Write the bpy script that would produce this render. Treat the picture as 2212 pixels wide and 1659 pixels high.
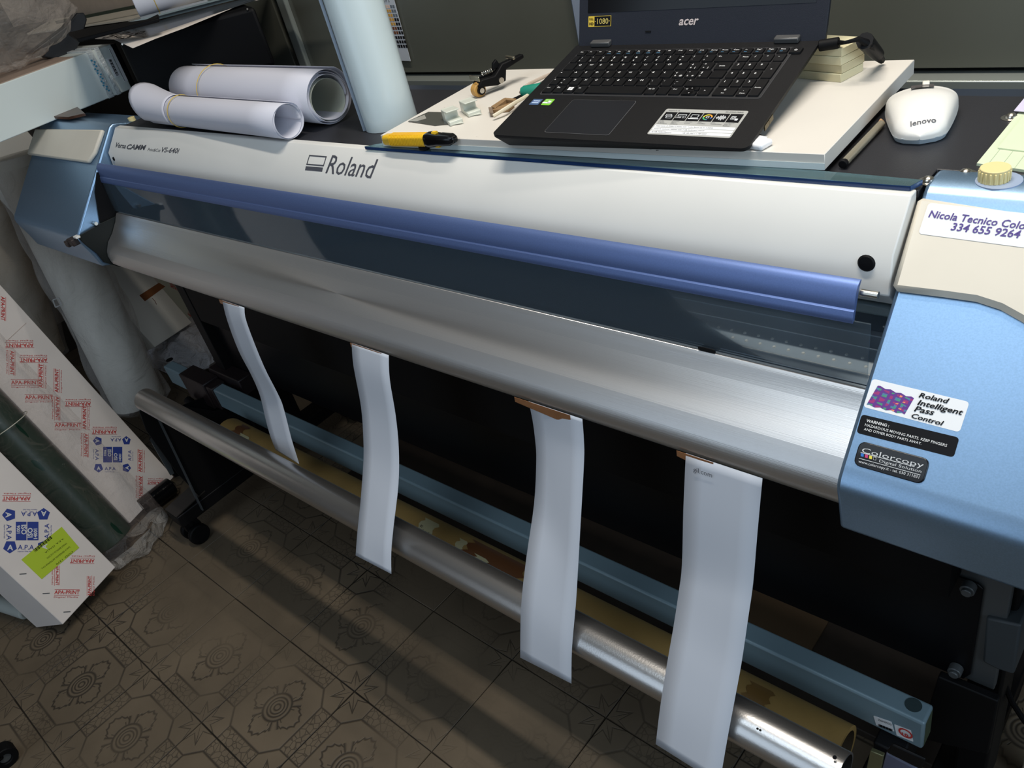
import bpy, bmesh, math, random
from mathutils import Vector, Matrix, Euler
random.seed(7)
V = Vector
for o in list(bpy.data.objects): bpy.data.objects.remove(o)
SC = bpy.context.scene
COL = SC.collection

# ------------------------------------------------------------ camera
FPX = 1760.58
CAM = V((1.94452, -0.24369, 1.45577))
RX = V((0.7407834, 0.63376831, -0.22266048))     # image right
RY = V((0.2351574, -0.55515785, -0.79780998))    # image down
RZ = V((-0.6292384, 0.53864413, -0.56028702))    # forward
cd = bpy.data.cameras.new('camera'); co = bpy.data.objects.new('camera', cd); COL.objects.link(co)
co.matrix_world = Matrix(((RX.x, -RY.x, -RZ.x, CAM.x), (RX.y, -RY.y, -RZ.y, CAM.y), (RX.z, -RY.z, -RZ.z, CAM.z), (0, 0, 0, 1)))
cd.sensor_width = 36; cd.lens = FPX / 2212 * 36; cd.clip_start = .02; cd.clip_end = 50
SC.camera = co

# ------------------------------------------------------------ world, lights, exposure
def lin(c):
    if isinstance(c, str):
        c = [int(c[i:i + 2], 16) for i in (0, 2, 4)]
    return tuple(((x / 255) / 12.92 if x / 255 <= .04045 else ((x / 255 + .055) / 1.055) ** 2.4) for x in c)
w = bpy.data.worlds.new('world'); SC.world = w; w.use_nodes = True
w.node_tree.nodes['Background'].inputs[0].default_value = (*lin((206, 200, 196)), 1)
w.node_tree.nodes['Background'].inputs[1].default_value = .15
SC.view_settings.view_transform = 'Standard'; SC.view_settings.look = 'None'
SC.view_settings.exposure = -0.25; SC.view_settings.gamma = 1.0
def area(name, loc, target, sx, sy, power, color):
    l = bpy.data.lights.new(name, 'AREA'); l.shape = 'RECTANGLE'; l.size = sx; l.size_y = sy
    l.energy = power; l.color = color
    o = bpy.data.objects.new(name, l); COL.objects.link(o); o.location = loc
    o.rotation_euler = (V(target) - V(loc)).to_track_quat('-Z', 'Y').to_euler()
    return o
area('window_light', (3.25, .0, 1.6), (1.2, .4, .95), 1.2, 1.1, 22, (.66, .83, 1.0))
area('skylight', (1.35, -.75, 2.65), (1.5, .3, .9), 1.1, .9, 12, (.74, .87, 1.0))
area('front_window_light', (.6, -3.0, 1.5), (1.4, .3, .9), 1.9, 2.5, 22, (.66, .82, 1.0))
area('ceiling_tube_light', (1.6, .42, 2.75), (1.6, .42, 0), 1.0, .06, 34, (1.0, .93, .83))
area('ceiling_tube_light', (1.6, .85, 2.75), (1.6, .85, 0), 1.0, .06, 9, (1.0, .93, .86))

# ------------------------------------------------------------ pixel helpers: where a sight line meets a real plane
def ray(q): return RX * ((q[0] - 1106) / FPX) + RY * ((q[1] - 829.5) / FPX) + RZ
def hitp(q, P, n):
    d = ray(q); return CAM + d * ((P - CAM).dot(n) / d.dot(n))
def onx(q, x): return hitp(q, V((x, 0, 0)), V((1, 0, 0)))
def ony(q, y): return hitp(q, V((0, y, 0)), V((0, 1, 0)))
def onz(q, z): return hitp(q, V((0, 0, z)), V((0, 0, 1)))

# ------------------------------------------------------------ materials
MATS = {}
def mat(name, col, rough=.5, metal=0, spec=.5, noise=0, nscale=30, bump=0, bscale=200, col2=None, stretch=None, aniso=0, trans=0, alpha=1, coat=0, sheen=0, ior=1.45, emis=None, trough=0):
    if name in MATS: return MATS[name]
    m = bpy.data.materials.new(name); m.use_nodes = True; nt = m.node_tree; N = nt.nodes; L = nt.links
    b = N['Principled BSDF']
    c = (*lin(col), 1)
    b.inputs['Base Color'].default_value = c
    b.inputs['Roughness'].default_value = rough; b.inputs['Metallic'].default_value = metal
    b.inputs['Specular IOR Level'].default_value = spec
    b.inputs['Anisotropic'].default_value = aniso
    b.inputs['Transmission Weight'].default_value = trans; b.inputs['Alpha'].default_value = alpha
    b.inputs['Coat Weight'].default_value = coat; b.inputs['IOR'].default_value = ior
    tc = N.new('ShaderNodeTexCoord'); mp = N.new('ShaderNodeMapping'); L.new(tc.outputs['Object'], mp.inputs[0])
    if stretch: mp.inputs['Scale'].default_value = stretch
    if noise or col2:
        t = N.new('ShaderNodeTexNoise'); t.inputs['Scale'].default_value = nscale; t.inputs['Detail'].default_value = 6; L.new(mp.outputs[0], t.inputs[0])
        mx = N.new('ShaderNodeMix'); mx.data_type = 'RGBA'
        rr = N.new('ShaderNodeMapRange'); rr.inputs[1].default_value = .35; rr.inputs[2].default_value = .65; L.new(t.outputs[0], rr.inputs[0])
        mx.inputs['A'].default_value = c
        c2 = lin(col2) if col2 else tuple(x * (1 - noise) for x in c[:3])
        mx.inputs['B'].default_value = (*c2, 1)
        L.new(rr.outputs[0], mx.inputs['Factor']); L.new(mx.outputs['Result'], b.inputs['Base Color'])
    if bump:
        t = N.new('ShaderNodeTexNoise'); t.inputs['Scale'].default_value = bscale; t.inputs['Detail'].default_value = 4; L.new(mp.outputs[0], t.inputs[0])
        bp = N.new('ShaderNodeBump'); bp.inputs['Strength'].default_value = bump; bp.inputs['Distance'].default_value = .002
        L.new(t.outputs[0], bp.inputs['Height']); L.new(bp.outputs[0], b.inputs['Normal'])
    MATS[name] = m; return m
def film(name, tint, op=.35, rough=.12, bscale=14, bump=.8, milky=.3):
    """thin crumpled plastic film: part see-through, part milky, glossy creases"""
    m = bpy.data.materials.new(name); m.use_nodes = True; nt = m.node_tree; N = nt.nodes; L = nt.links
    for n in list(N): N.remove(n)
    out = N.new('ShaderNodeOutputMaterial'); tr = N.new('ShaderNodeBsdfTransparent'); pr = N.new('ShaderNodeBsdfPrincipled')
    pr.inputs['Base Color'].default_value = (*lin(tint), 1); pr.inputs['Roughness'].default_value = rough; pr.inputs['Specular IOR Level'].default_value = .8
    tc = N.new('ShaderNodeTexCoord'); t = N.new('ShaderNodeTexNoise'); t.inputs['Scale'].default_value = bscale; t.inputs['Detail'].default_value = 5; t.inputs['Distortion'].default_value = 1.2
    L.new(tc.outputs['Object'], t.inputs[0])
    bp = N.new('ShaderNodeBump'); bp.inputs['Strength'].default_value = bump; bp.inputs['Distance'].default_value = .03
    L.new(t.outputs[0], bp.inputs['Height']); L.new(bp.outputs[0], pr.inputs['Normal'])
    fr = N.new('ShaderNodeLayerWeight'); fr.inputs[0].default_value = .45; L.new(bp.outputs[0], fr.inputs['Normal'])
    a = N.new('ShaderNodeMath'); a.operation = 'MULTIPLY_ADD'; L.new(fr.outputs['Facing'], a.inputs[0]); a.inputs[1].default_value = milky; a.inputs[2].default_value = op; a.use_clamp = True
    mx = N.new('ShaderNodeMixShader'); L.new(a.outputs[0], mx.inputs[0]); L.new(tr.outputs[0], mx.inputs[1]); L.new(pr.outputs[0], mx.inputs[2]); L.new(mx.outputs[0], out.inputs[0])
    MATS[name] = m; return m

M_white = mat('hood_cream_white', (220, 219, 214), .42, noise=.03, nscale=8)
M_beige = mat('cover_beige', (216, 209, 194), .5, noise=.04, nscale=12)
M_blue = mat('metallic_blue_paint', (144, 174, 204), .34, .85, noise=.10, nscale=600)
M_flap = mat('metallic_violet_blue', (106, 128, 180), .46, .7, noise=.08, nscale=600)
M_alu = mat('brushed_aluminium', (212, 210, 208), .36, .92, bump=.1, bscale=60, stretch=(.04, 25, 25), aniso=.5)
M_alu2 = mat('satin_aluminium_tube', (200, 198, 196), .3, .95, bump=.06, bscale=400)
M_black = mat('black_sheet', (10, 10, 12), .55, spec=.25)
M_blackm = mat('black_matt', (6, 6, 8), .6, spec=.2)
M_deck = mat('black_deck', (40, 40, 44), .42, bump=.15, bscale=900)
M_dgreen = mat('dark_olive_plate', (16, 20, 19), .5, spec=.3)
M_beam = mat('blue_grey_beam_paint', (118, 140, 150), .33, .1, bump=.05, bscale=300)
M_core = mat('brown_cardboard', (150, 120, 66), .75, noise=.25, nscale=9, bump=.2, bscale=120)
M_tape = mat('brown_packing_tape', (146, 100, 66), .3, noise=.15, nscale=60)
M_paper = mat('white_vinyl', (190, 195, 204), .5)
M_card = mat('white_carton', (222, 214, 208), .6, noise=.05, nscale=10)
M_cardside = mat('carton_side', (200, 184, 174), .65, noise=.12, nscale=14)
M_ink = mat('dark_grey_ink', (70, 72, 80), .5)
M_black_ink = mat('black_ink', (12, 12, 16), .5, spec=.2)
M_red = mat('red_ink', (190, 60, 56), .6)
M_navy = mat('navy_ink', (42, 62, 140), .6)
M_whiteink = mat('white_ink', (215, 215, 215), .5)
M_steel = mat('nickel_screw', (190, 185, 175), .22, .95)
M_greysteel = mat('grey_steel', (92, 96, 98), .45, .5)

# ------------------------------------------------------------ mesh builder
TXT = {}
def text_mesh(s, res=2, offset=0.0, shear=0.0):
    k = (s, res, offset, shear)
    if k not in TXT:
        c = bpy.data.curves.new('t', 'FONT'); c.body = s; c.resolution_u = res; c.offset = offset; c.shear = shear; c.size = 1
        o = bpy.data.objects.new('t', c); COL.objects.link(o)
        dg = bpy.context.evaluated_depsgraph_get(); me = bpy.data.meshes.new_from_object(o.evaluated_get(dg))
        vs = [v.co.copy() for v in me.vertices]; fs = [tuple(p.vertices) for p in me.polygons]
        bpy.data.objects.remove(o); bpy.data.curves.remove(c); bpy.data.meshes.remove(me)
        if vs:
            x0 = min(v.x for v in vs); x1 = max(v.x for v in vs)
            vs = [V((v.x - x0, v.y, 0)) for v in vs]
        else: x0 = x1 = 0
        TXT[k] = (vs, fs, x1 - x0)
    return TXT[k]
class MB:
    def __init__(s): s.v = []; s.f = []; s.m = []; s.s = []
    def raw(s, vs, fs, mi=0, sm=False):
        n = len(s.v); s.v += [V(v) for v in vs]
        for f in fs: s.f.append(tuple(i + n for i in f)); s.m.append(mi); s.s.append(sm)
        return s
    def par(s, O, a, b, c, mi=0):
        O, a, b, c = V(O), V(a), V(b), V(c)
        if a.cross(b).dot(c) < 0: a, b = b, a
        vs = [O, O + a, O + a + b, O + b, O + c, O + a + c, O + a + b + c, O + b + c]
        return s.raw(vs, [(3, 2, 1, 0), (4, 5, 6, 7), (0, 1, 5, 4), (1, 2, 6, 5), (2, 3, 7, 6), (3, 0, 4, 7)], mi)
    def box(s, lo, hi, mi=0):
        lo = V(lo); d = V(hi) - lo; return s.par(lo, (d.x, 0, 0), (0, d.y, 0), (0, 0, d.z), mi)
    def poly(s, pts, thick, mi=0, sm=False):
        """polygon (list of 3D points in one plane) given thickness vector"""
        t = V(thick); n = len(pts); P = [V(p) for p in pts]
        nn = sum(((P[i] - P[0]).cross(P[(i + 1) % n] - P[0]) for i in range(n)), V())
        if nn.dot(t) > 0: P.reverse()
        s.raw(P + [p + t for p in P], [tuple(range(n)), tuple(range(2 * n - 1, n - 1, -1))], mi)
        k = len(s.v) - 2 * n
        for i in range(n):
            j = (i + 1) % n; s.f.append((k + j, k + i, k + n + i, k + n + j)); s.m.append(mi); s.s.append(sm)
        return s
    def prism(s, prof, x0, x1, mi=0, sm=False):
        return s.poly([(x0, y, z) for y, z in prof], (x1 - x0, 0, 0), mi, sm)
    def cyl(s, a, b, r0, r1=None, n=24, mi=0, caps=(True, True), mc=None):
        a, b = V(a), V(b); r1 = r0 if r1 is None else r1; d = (b - a).normalized()
        e = d.orthogonal().normalized(); g = d.cross(e)
        vs = []
        for p, r in ((a, r0), (b, r1)):
            for i in range(n): t = 2 * math.pi * i / n; vs.append(p + (e * math.cos(t) + g * math.sin(t)) * r)
        s.raw(vs, [(i, (i + 1) % n, n + (i + 1) % n, n + i) for i in range(n)], mi, True)
        k = len(s.v) - 2 * n; mc = mi if mc is None else mc
        if caps[0]: s.f.append(tuple(k + i for i in range(n - 1, -1, -1))); s.m.append(mc); s.s.append(False)
        if caps[1]: s.f.append(tuple(k + n + i for i in range(n))); s.m.append(mc); s.s.append(False)
        return s
    def pipe(s, a, b, ro, ri, n=32, mi=0, mo=None):
        a, b = V(a), V(b); d = (b - a).normalized(); e = d.orthogonal().normalized(); g = d.cross(e); vs = []
        for p, r in ((a, ro), (b, ro), (b, ri), (a, ri)):
            for i in range(n): t = 2 * math.pi * i / n; vs.append(p + (e * math.cos(t) + g * math.sin(t)) * r)
        k = len(s.v); s.v += vs
        for q in range(4):
            for i in range(n):
                j = (i + 1) % n; q2 = (q + 1) % 4
                s.f.append((k + q * n + i, k + q * n + j, k + q2 * n + j, k + q2 * n + i)); s.m.append(mi if q != 2 or mo is None else mo); s.s.append(q in (0, 2))
        return s
    def tube(s, pts, r, n=8, mi=0):
        P = [V(p) for p in pts]; R = r if isinstance(r, (list, tuple)) else [r] * len(P); k = len(s.v); up = None
        for i, p in enumerate(P):
            d = (P[min(i + 1, len(P) - 1)] - P[max(i - 1, 0)]).normalized()
            e = d.orthogonal().normalized() if up is None else (up - d * up.dot(d)).normalized(); up = e; g = d.cross(e)
            for j in range(n): t = 2 * math.pi * j / n; s.v.append(p + (e * math.cos(t) + g * math.sin(t)) * R[i])
        for i in range(len(P) - 1):
            for j in range(n):
                j2 = (j + 1) % n; s.f.append((k + i * n + j, k + i * n + j2, k + (i + 1) * n + j2, k + (i + 1) * n + j)); s.m.append(mi); s.s.append(True)
        s.f.append(tuple(k + j for j in range(n - 1, -1, -1))); s.m.append(mi); s.s.append(False)
        q = k + (len(P) - 1) * n; s.f.append(tuple(q + j for j in range(n))); s.m.append(mi); s.s.append(False)
        return s
    def lathe(s, prof, O, ax=(0, 0, 1), n=24, mi=0):
        O, d = V(O), V(ax).normalized(); e = d.orthogonal().normalized(); g = d.cross(e); k = len(s.v)
        for r, h in prof:
            for j in range(n): t = 2 * math.pi * j / n; s.v.append(O + d * h + (e * math.cos(t) + g * math.sin(t)) * r)
        for i in range(len(prof) - 1):
            for j in range(n):
                j2 = (j + 1) % n; s.f.append((k + i * n + j, k + i * n + j2, k + (i + 1) * n + j2, k + (i + 1) * n + j)); s.m.append(mi); s.s.append(True)
        return s
    def grid(s, fn, nu, nv, mi=0, sm=True, wrap=False):
        k = len(s.v)
        for i in range(nu + 1):
            for j in range(nv + (0 if wrap else 1)): s.v.append(V(fn(i / nu, j / nv)))
        c = nv + (0 if wrap else 1)
        for i in range(nu):
            for j in range(nv):
                j2 = (j + 1) % c if wrap else j + 1
                s.f.append((k + i * c + j, k + (i + 1) * c + j, k + (i + 1) * c + j2, k + i * c + j2)); s.m.append(mi); s.s.append(sm)
        return s
    def text(s, body, P, X, n, w=None, h=None, mi=0, offset=0.0, shear=0.0, lift=.0004, hs=1.0, center=False):
        vs, fs, tw = text_mesh(body, 2, offset, shear)
        P, X, n = V(P), V(X).normalized(), V(n).normalized(); Y = n.cross(X).normalized()
        kx = (w / tw) if w else h / .7; ky = (h / .7 if h else kx) * hs
        off = -tw * kx / 2 if center else 0
        return s.raw([P + X * (v.x * kx + off) + Y * (v.y * ky) + n * lift for v in vs], fs, mi)
    def rrect(s, P, X, Y, w, h, r, n, thick, mi=0, seg=4):
        """rounded rectangle plate, corner P, axes X,Y, raised by thick along n"""
        P, X, Y, n = V(P), V(X).normalized(), V(Y).normalized(), V(n).normalized(); pts = []
        for cx, cy, a0 in ((w - r, h - r, 0), (r, h - r, 90), (r, r, 180), (w - r, r, 270)):
            for i in range(seg + 1):
                a = math.radians(a0 + 90 * i / seg); pts.append(P + X * (cx + r * math.cos(a)) + Y * (cy + r * math.sin(a)))
        return s.poly(pts, n * thick, mi)
WL = {}
def root(name, loc, label=None, cat=None, group=None, kind=None):
    o = bpy.data.objects.new(name, None); COL.objects.link(o); o.location = loc; WL[o] = V(loc); o.empty_display_size = .05
    tag(o, label, cat, group, kind); return o
def tag(o, label=None, cat=None, group=None, kind=None):
    for k, v in (('label', label), ('category', cat), ('group', group), ('kind', kind)):
        if v: o[k] = v
    return o
def put(name, mb, mats, parent=None, bevel=0, seg=2, label=None, cat=None, group=None, kind=None, subsurf=0, solid=0):
    lo = V([min(v[i] for v in mb.v) for i in range(3)]); hi = V([max(v[i] for v in mb.v) for i in range(3)])
    c = (lo + hi) / 2
    if parent is None: c.z = lo.z
    me = bpy.data.meshes.new(name); me.from_pydata([v - c for v in mb.v], [], mb.f)
    if not isinstance(mats, (list, tuple)): mats = [mats]
    for m in mats: me.materials.append(m)
    me.polygons.foreach_set('material_index', mb.m); me.polygons.foreach_set('use_smooth', mb.s)
    me.update(); me.set_sharp_from_angle(angle=math.radians(38)); o = bpy.data.objects.new(name, me); COL.objects.link(o)
    WL[o] = c.copy()
    if parent is not None: o.parent = parent; o.location = c - WL[parent]
    else: o.location = c
    if bevel:
        b = o.modifiers.new('bevel', 'BEVEL'); b.width = bevel; b.segments = seg; b.limit_method = 'ANGLE'; b.angle_limit = math.radians(40)
    if subsurf:
        b = o.modifiers.new('sub', 'SUBSURF'); b.levels = subsurf; b.render_levels = subsurf
    if solid:
        b = o.modifiers.new('solid', 'SOLIDIFY'); b.thickness = solid; b.offset = 0
    tag(o, label, cat, group, kind); return o
class Plane:
    def __init__(s, P, n): s.P = V(P); s.n = V(n).normalized()
    def __call__(s, q): return hitp(q, s.P, s.n)
def ptext(mb, body, pl, q0, q1, mi=0, h=None, **k):
    """lettering whose baseline runs between two points of a surface plane"""
    a, b = pl(q0), pl(q1); return mb.text(body, a, b - a, pl.n, w=(b - a).length, h=h, mi=mi, **k)
# ------------------------------------------------------------ floor: relief cement tiles, each its own object
class X:
    """tiny expression wrapper around Math nodes"""
    nt = None
    def __init__(s, v): s.v = v
    def op(s, o, b=None, c=None):
        n = X.nt.nodes.new('ShaderNodeMath'); n.operation = o
        for i, a in enumerate((s, b, c)):
            if a is None: continue
            a = a.v if isinstance(a, X) else a
            if isinstance(a, (int, float)): n.inputs[i].default_value = a
            else: X.nt.links.new(a, n.inputs[i])
        return X(n.outputs[0])
    def __add__(s, b): return s.op('ADD', b)
    def __sub__(s, b): return s.op('SUBTRACT', b)
    def __mul__(s, b): return s.op('MULTIPLY', b)
    def __truediv__(s, b): return s.op('DIVIDE', b)
    def abs(s): return s.op('ABSOLUTE')
    def max(s, b): return s.op('MAXIMUM', b)
    def min(s, b): return s.op('MINIMUM', b)
    def line(s, w):           # 1 on the line where s=0, fading over w
        n = X.nt.nodes.new('ShaderNodeMapRange'); n.interpolation_type = 'SMOOTHSTEP'
        X.nt.links.new(s.abs().v, n.inputs[0]); n.inputs[1].default_value = 0; n.inputs[2].default_value = w; n.inputs[3].default_value = 1; n.inputs[4].default_value = 0
        return X(n.outputs[0])
    def gt(s, t): return s.op('GREATER_THAN', t)
    def lt(s, t): return s.op('LESS_THAN', t)
def tile_material():
    m = bpy.data.materials.new('relief_cement_tile'); m.use_nodes = True; nt = m.node_tree; X.nt = nt; N = nt.nodes; L = nt.links
    b = N['Principled BSDF']; tc = N.new('ShaderNodeTexCoord'); sx = N.new('ShaderNodeSeparateXYZ')
    L.new(tc.outputs['Object'], sx.inputs[0])
    u = X(sx.outputs[0]) * 8.0; v = X(sx.outputs[1]) * 8.0
    geo = N.new('ShaderNodeNewGeometry')
    a = u.abs(); bb = v.abs(); r = (u * u + v * v).op('SQRT'); th = v.op('ARCTAN2', u)
    D = (a.max(bb) - .72).max((a + bb - 1.18) * .707)
    h = D.line(.035)
    band = D.gt(0)
    h = h.max((bb - .46).line(.025) * a.gt(.72)).max((a - .46).line(.025) * bb.gt(.72))
    for rr, ww in ((.06, .03), (.13, .025), (.19, .03), (.27, .04)): h = h.max((r - rr).line(ww))
    c4 = (th * 4.0).op('COSINE'); c16 = (th * 16.0).op('COSINE')
    pet = (c4 * .10 + .50) + c16.abs() * -.035
    stem = (th * 4.0 + 3.14159).op('COSINE')       # gaps between petals
    inr = r.gt(.27)
    h = h.max((r - pet).line(.04) * inr * stem.lt(.75))
    h = h.max((stem - .75).line(.25) * inr * r.lt(.46))
    h = h.max((stem - .1).line(.15) * inr * r.lt(.36))
    p = a * -1 + 1.0; q = bb * -1 + 1.0; rs = (p * p + q * q).op('SQRT'); ph = q.op('ARCTAN2', p)
    tri = (ph * 1.2732).op('PINGPONG', .5) * 2.0    # 0 on the axis of a ray, 1 between rays
    star = rs * (tri * 1.1 + 1.0)
    corner = a.gt(.46) * bb.gt(.46) * D.gt(0)
    h = h.max((star - .42).line(.05) * corner).max((tri - .0).line(.12) * corner * rs.lt(.42))
    vo = N.new('ShaderNodeTexVoronoi'); vo.inputs['Scale'].default_value = 70; L.new(tc.outputs['Object'], vo.inputs[0]); vo.feature = 'DISTANCE_TO_EDGE'
    peb = X(vo.outputs['Distance']).op('LESS_THAN', .06) * band * (corner * -1 + 1.0)
    h = h.max(peb * .7)
    edge = (a.max(bb) - .985).gt(0); h = h.max(edge)
    wn = N.new('ShaderNodeTexNoise'); wn.inputs['Scale'].default_value = 2.2; wn.inputs['Detail'].default_value = 3; L.new(geo.outputs['Position'], wn.inputs[0])
    wr = N.new('ShaderNodeMapRange'); wr.inputs[1].default_value = .42; wr.inputs[2].default_value = .60; wr.inputs[3].default_value = .06; L.new(wn.outputs[0], wr.inputs[0])
    hh = h * X(wr.outputs[0])
    fn = N.new('ShaderNodeTexNoise'); fn.inputs['Scale'].default_value = 55; fn.inputs['Detail'].default_value = 8; L.new(geo.outputs['Position'], fn.inputs[0])
    tot = (hh * -1.0) + X(fn.outputs[0]) * .35
    bp = N.new('ShaderNodeBump'); bp.inputs['Strength'].default_value = .6; bp.inputs['Distance'].default_value = .0016
    L.new(tot.v, bp.inputs['Height']); L.new(bp.outputs[0], b.inputs['Normal'])
    mx = N.new('ShaderNodeMix'); mx.data_type = 'RGBA'; mx.inputs['A'].default_value = (*lin((100, 88, 72)), 1); mx.inputs['B'].default_value = (*lin((46, 40, 33)), 1)
    L.new((hh * .9).v, mx.inputs['Factor'])
    n2 = N.new('ShaderNodeTexNoise'); n2.inputs['Scale'].default_value = 5; n2.inputs['Detail'].default_value = 7; L.new(geo.outputs['Position'], n2.inputs[0])
    mr = N.new('ShaderNodeMapRange'); mr.inputs[1].default_value = .3; mr.inputs[2].default_value = .7; mr.inputs[3].default_value = .72; mr.inputs[4].default_value = 1.1; L.new(n2.outputs[0], mr.inputs[0])
    mm = N.new('ShaderNodeVectorMath'); mm.operation = 'SCALE'; L.new(mx.outputs['Result'], mm.inputs[0]); L.new(mr.outputs[0], mm.inputs['Scale'])
    L.new(mm.outputs[0], b.inputs['Base Color']); b.inputs['Roughness'].default_value = .58; b.inputs['Specular IOR Level'].default_value = .35
    return m
M_tile = tile_material()
M_grout = mat('dusty_grout', (52, 46, 38), .9, noise=.3, nscale=60)
fl = put('floor', MB().box((-2.2, -3.2, -.05), (3.6, 1.6, -.004)), M_grout, kind='structure')
tm = MB().box((-.1242, -.1242, -.012), (.1242, .1242, 0)); first = None
for i in range(-8, 8):
    for j in range(-6, 5):
        ang = -.0093; cx = .352 + .25 * (i * math.cos(ang) - j * math.sin(ang)); cy = .0025 + .25 * (i * math.sin(ang) + j * math.cos(ang))
        if first is None:
            first = put('floor_tile', tm, M_tile, fl, bevel=.0012, seg=1); t = first
        else: t = first.copy(); COL.objects.link(t)
        t.location = V((cx, cy, -.006 + random.uniform(-.0004, .0004))) - WL[fl]; t.rotation_euler = (0, 0, ang + random.choice((0, 1, 2, 3)) * math.pi / 2)

# ------------------------------------------------------------ room
M_wallpanel = mat('dark_grey_glass_panel', (98, 99, 90), .16, .0, .6, noise=.06, nscale=3)
M_rail = mat('pale_anodised_rail', (158, 164, 158), .35, .5)
M_pale = mat('pale_blue_grey_frame', (140, 150, 166), .4)
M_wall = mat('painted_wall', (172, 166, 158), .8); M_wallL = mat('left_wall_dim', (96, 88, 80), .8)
wb = put('wall_back', MB().box((-2.2, 1.04, -.05), (3.6, 1.14, 2.85)), mat('dark_wall', (60, 62, 60), .6), kind='structure')
for x0, x1, nm in ((-1.6, -.02, 0), (.05, .93, 0), (1.02, 3.2, 0)):
    put('glass_panel', MB().box((x0, 1.012, 1.03), (x1, 1.03, 2.3)), M_wallpanel, wb, bevel=.002)
put('mullion', MB().box((.018, 1.0, 1.0), (.05, 1.035, 2.3)), M_rail, wb, bevel=.003)
put('mullion', MB().box((.938, .995, 1.0), (1.012, 1.035, 2.3)), M_pale, wb, bevel=.003)
put('rail', MB().box((-.02, .985, 1.005), (3.2, 1.03, 1.022)), M_rail, wb, bevel=.002)
put('rail_lip', MB().box((-.02, .978, .992), (3.2, 1.03, 1.004)), mat('dark_rail', (60, 66, 70), .4), wb, bevel=.002)
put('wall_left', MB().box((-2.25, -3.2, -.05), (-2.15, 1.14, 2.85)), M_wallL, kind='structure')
put('ceiling', MB().box((-2.25, -3.2, 2.85), (3.6, 1.14, 2.92)), M_wall, kind='structure')

# ------------------------------------------------------------ printer
W0 = 1.7051
pr = root('wide_format_printer', (.85, .5, 0), 'long cream and blue wide format printer on a black wheeled stand', 'printer')
# main hood, two facets
hood = put('hood', MB().prism([(.775, 1.07), (.508, 1.07), (.507, 1.0902), (.4936, 1.0904), (.4532, 1.0482), (.4475, 1.008), (.47, .985), (.775, .985)], .006, 1.703), M_white, pr, bevel=.0015)
P_h = Plane((0, .4936, 1.0904), (0, -.0422, .0404))      # logo facet
m = MB(); ptext(m, 'Roland', P_h, (703, 374), (806, 386), shear=.18, offset=.003, hs=1.02)
a = P_h((671, 341)); ex = V((1, 0, 0)); ey = P_h.n.cross(ex)
def hq(mb, pts, pl, mi=0, lift=.0003):
    mb.raw([pl(p) + pl.n * lift for p in pts], [tuple(range(len(pts)))], mi)
def band(mb, pts, wd, pl, mi=0, lift=.0004, closed=True):
    """printed outline of given width along a polygon on a plane"""
    P = [pl(p) + pl.n * lift for p in pts]; n = len(P)
    for i in range(n if closed else n - 1):
        A, B = P[i], P[(i + 1) % n]; d = (B - A).normalized(); s = pl.n.cross(d) * wd / 2
        mb.raw([A - d * wd / 2 - s, B + d * wd / 2 - s, B + d * wd / 2 + s, A - d * wd / 2 + s], [(0, 1, 2, 3)], mi)
band(m, [(669, 336), (705, 339), (699, 358), (663, 355)], .0022, P_h)
hq(m, [(661, 359), (698, 362), (696, 371), (659, 368)], P_h)
put('lettering', m, M_ink, pr, label='dark grey maker lettering and logo')
m = MB(); ptext(m, 'Versa', P_h, (249, 318), (271, 321), h=.0110, offset=.02, shear=.25)
ptext(m, 'CAMM', P_h, (273, 322), (314, 324), h=.0105, offset=.032, shear=.2)
ptext(m, 'Print&Cut', P_h, (319, 326), (346, 328.5), h=.0065, shear=.15)
ptext(m, 'VS-640i', P_h, (348, 328.5), (386, 331.5), h=.0105, shear=.2, offset=.012)
put('lettering', m, M_ink, pr, label='small dark model lettering at left')
P_h2 = Plane((0, .4532, 1.0482), (0, -.0402, .0057))
for q, r in (((246, 343), .0045), ((1871.5, 568.5), .0085)):
    c = P_h2(q); put('hole_plug', MB().lathe([(0, .0018), (r * .8, .0016), (r, .0), (r, -.002)], c, P_h2.n, 20), M_blackm, pr)
# curved blue flap
fp = [(.4275, 1.0345), (.4255, 1.0343)] + [(.4255 - .0125 * math.sin(k * .157), 1.0093 + .0245 * math.cos(k * .157)) for k in range(1, 11)] + [(.4122, 1.0086), (.4112, 1.0080), (.4098, 1.003), (.4088, .9975), (.4095, .996), (.4135, .998), (.418, 1.012), (.424, 1.028), (.429, 1.033)]
put('flap', MB().prism(fp, -.004, 1.684, sm=True), M_flap, pr)
put('flap_pivot', MB().cyl((1.684, .428, 1.020), (1.700, .428, 1.020), .0035, n=16), M_steel, pr); put('flap_pivot', MB().cyl((-.008, .424, 1.022), (.0, .424, 1.022), .006, n=12), M_steel, pr)
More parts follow.
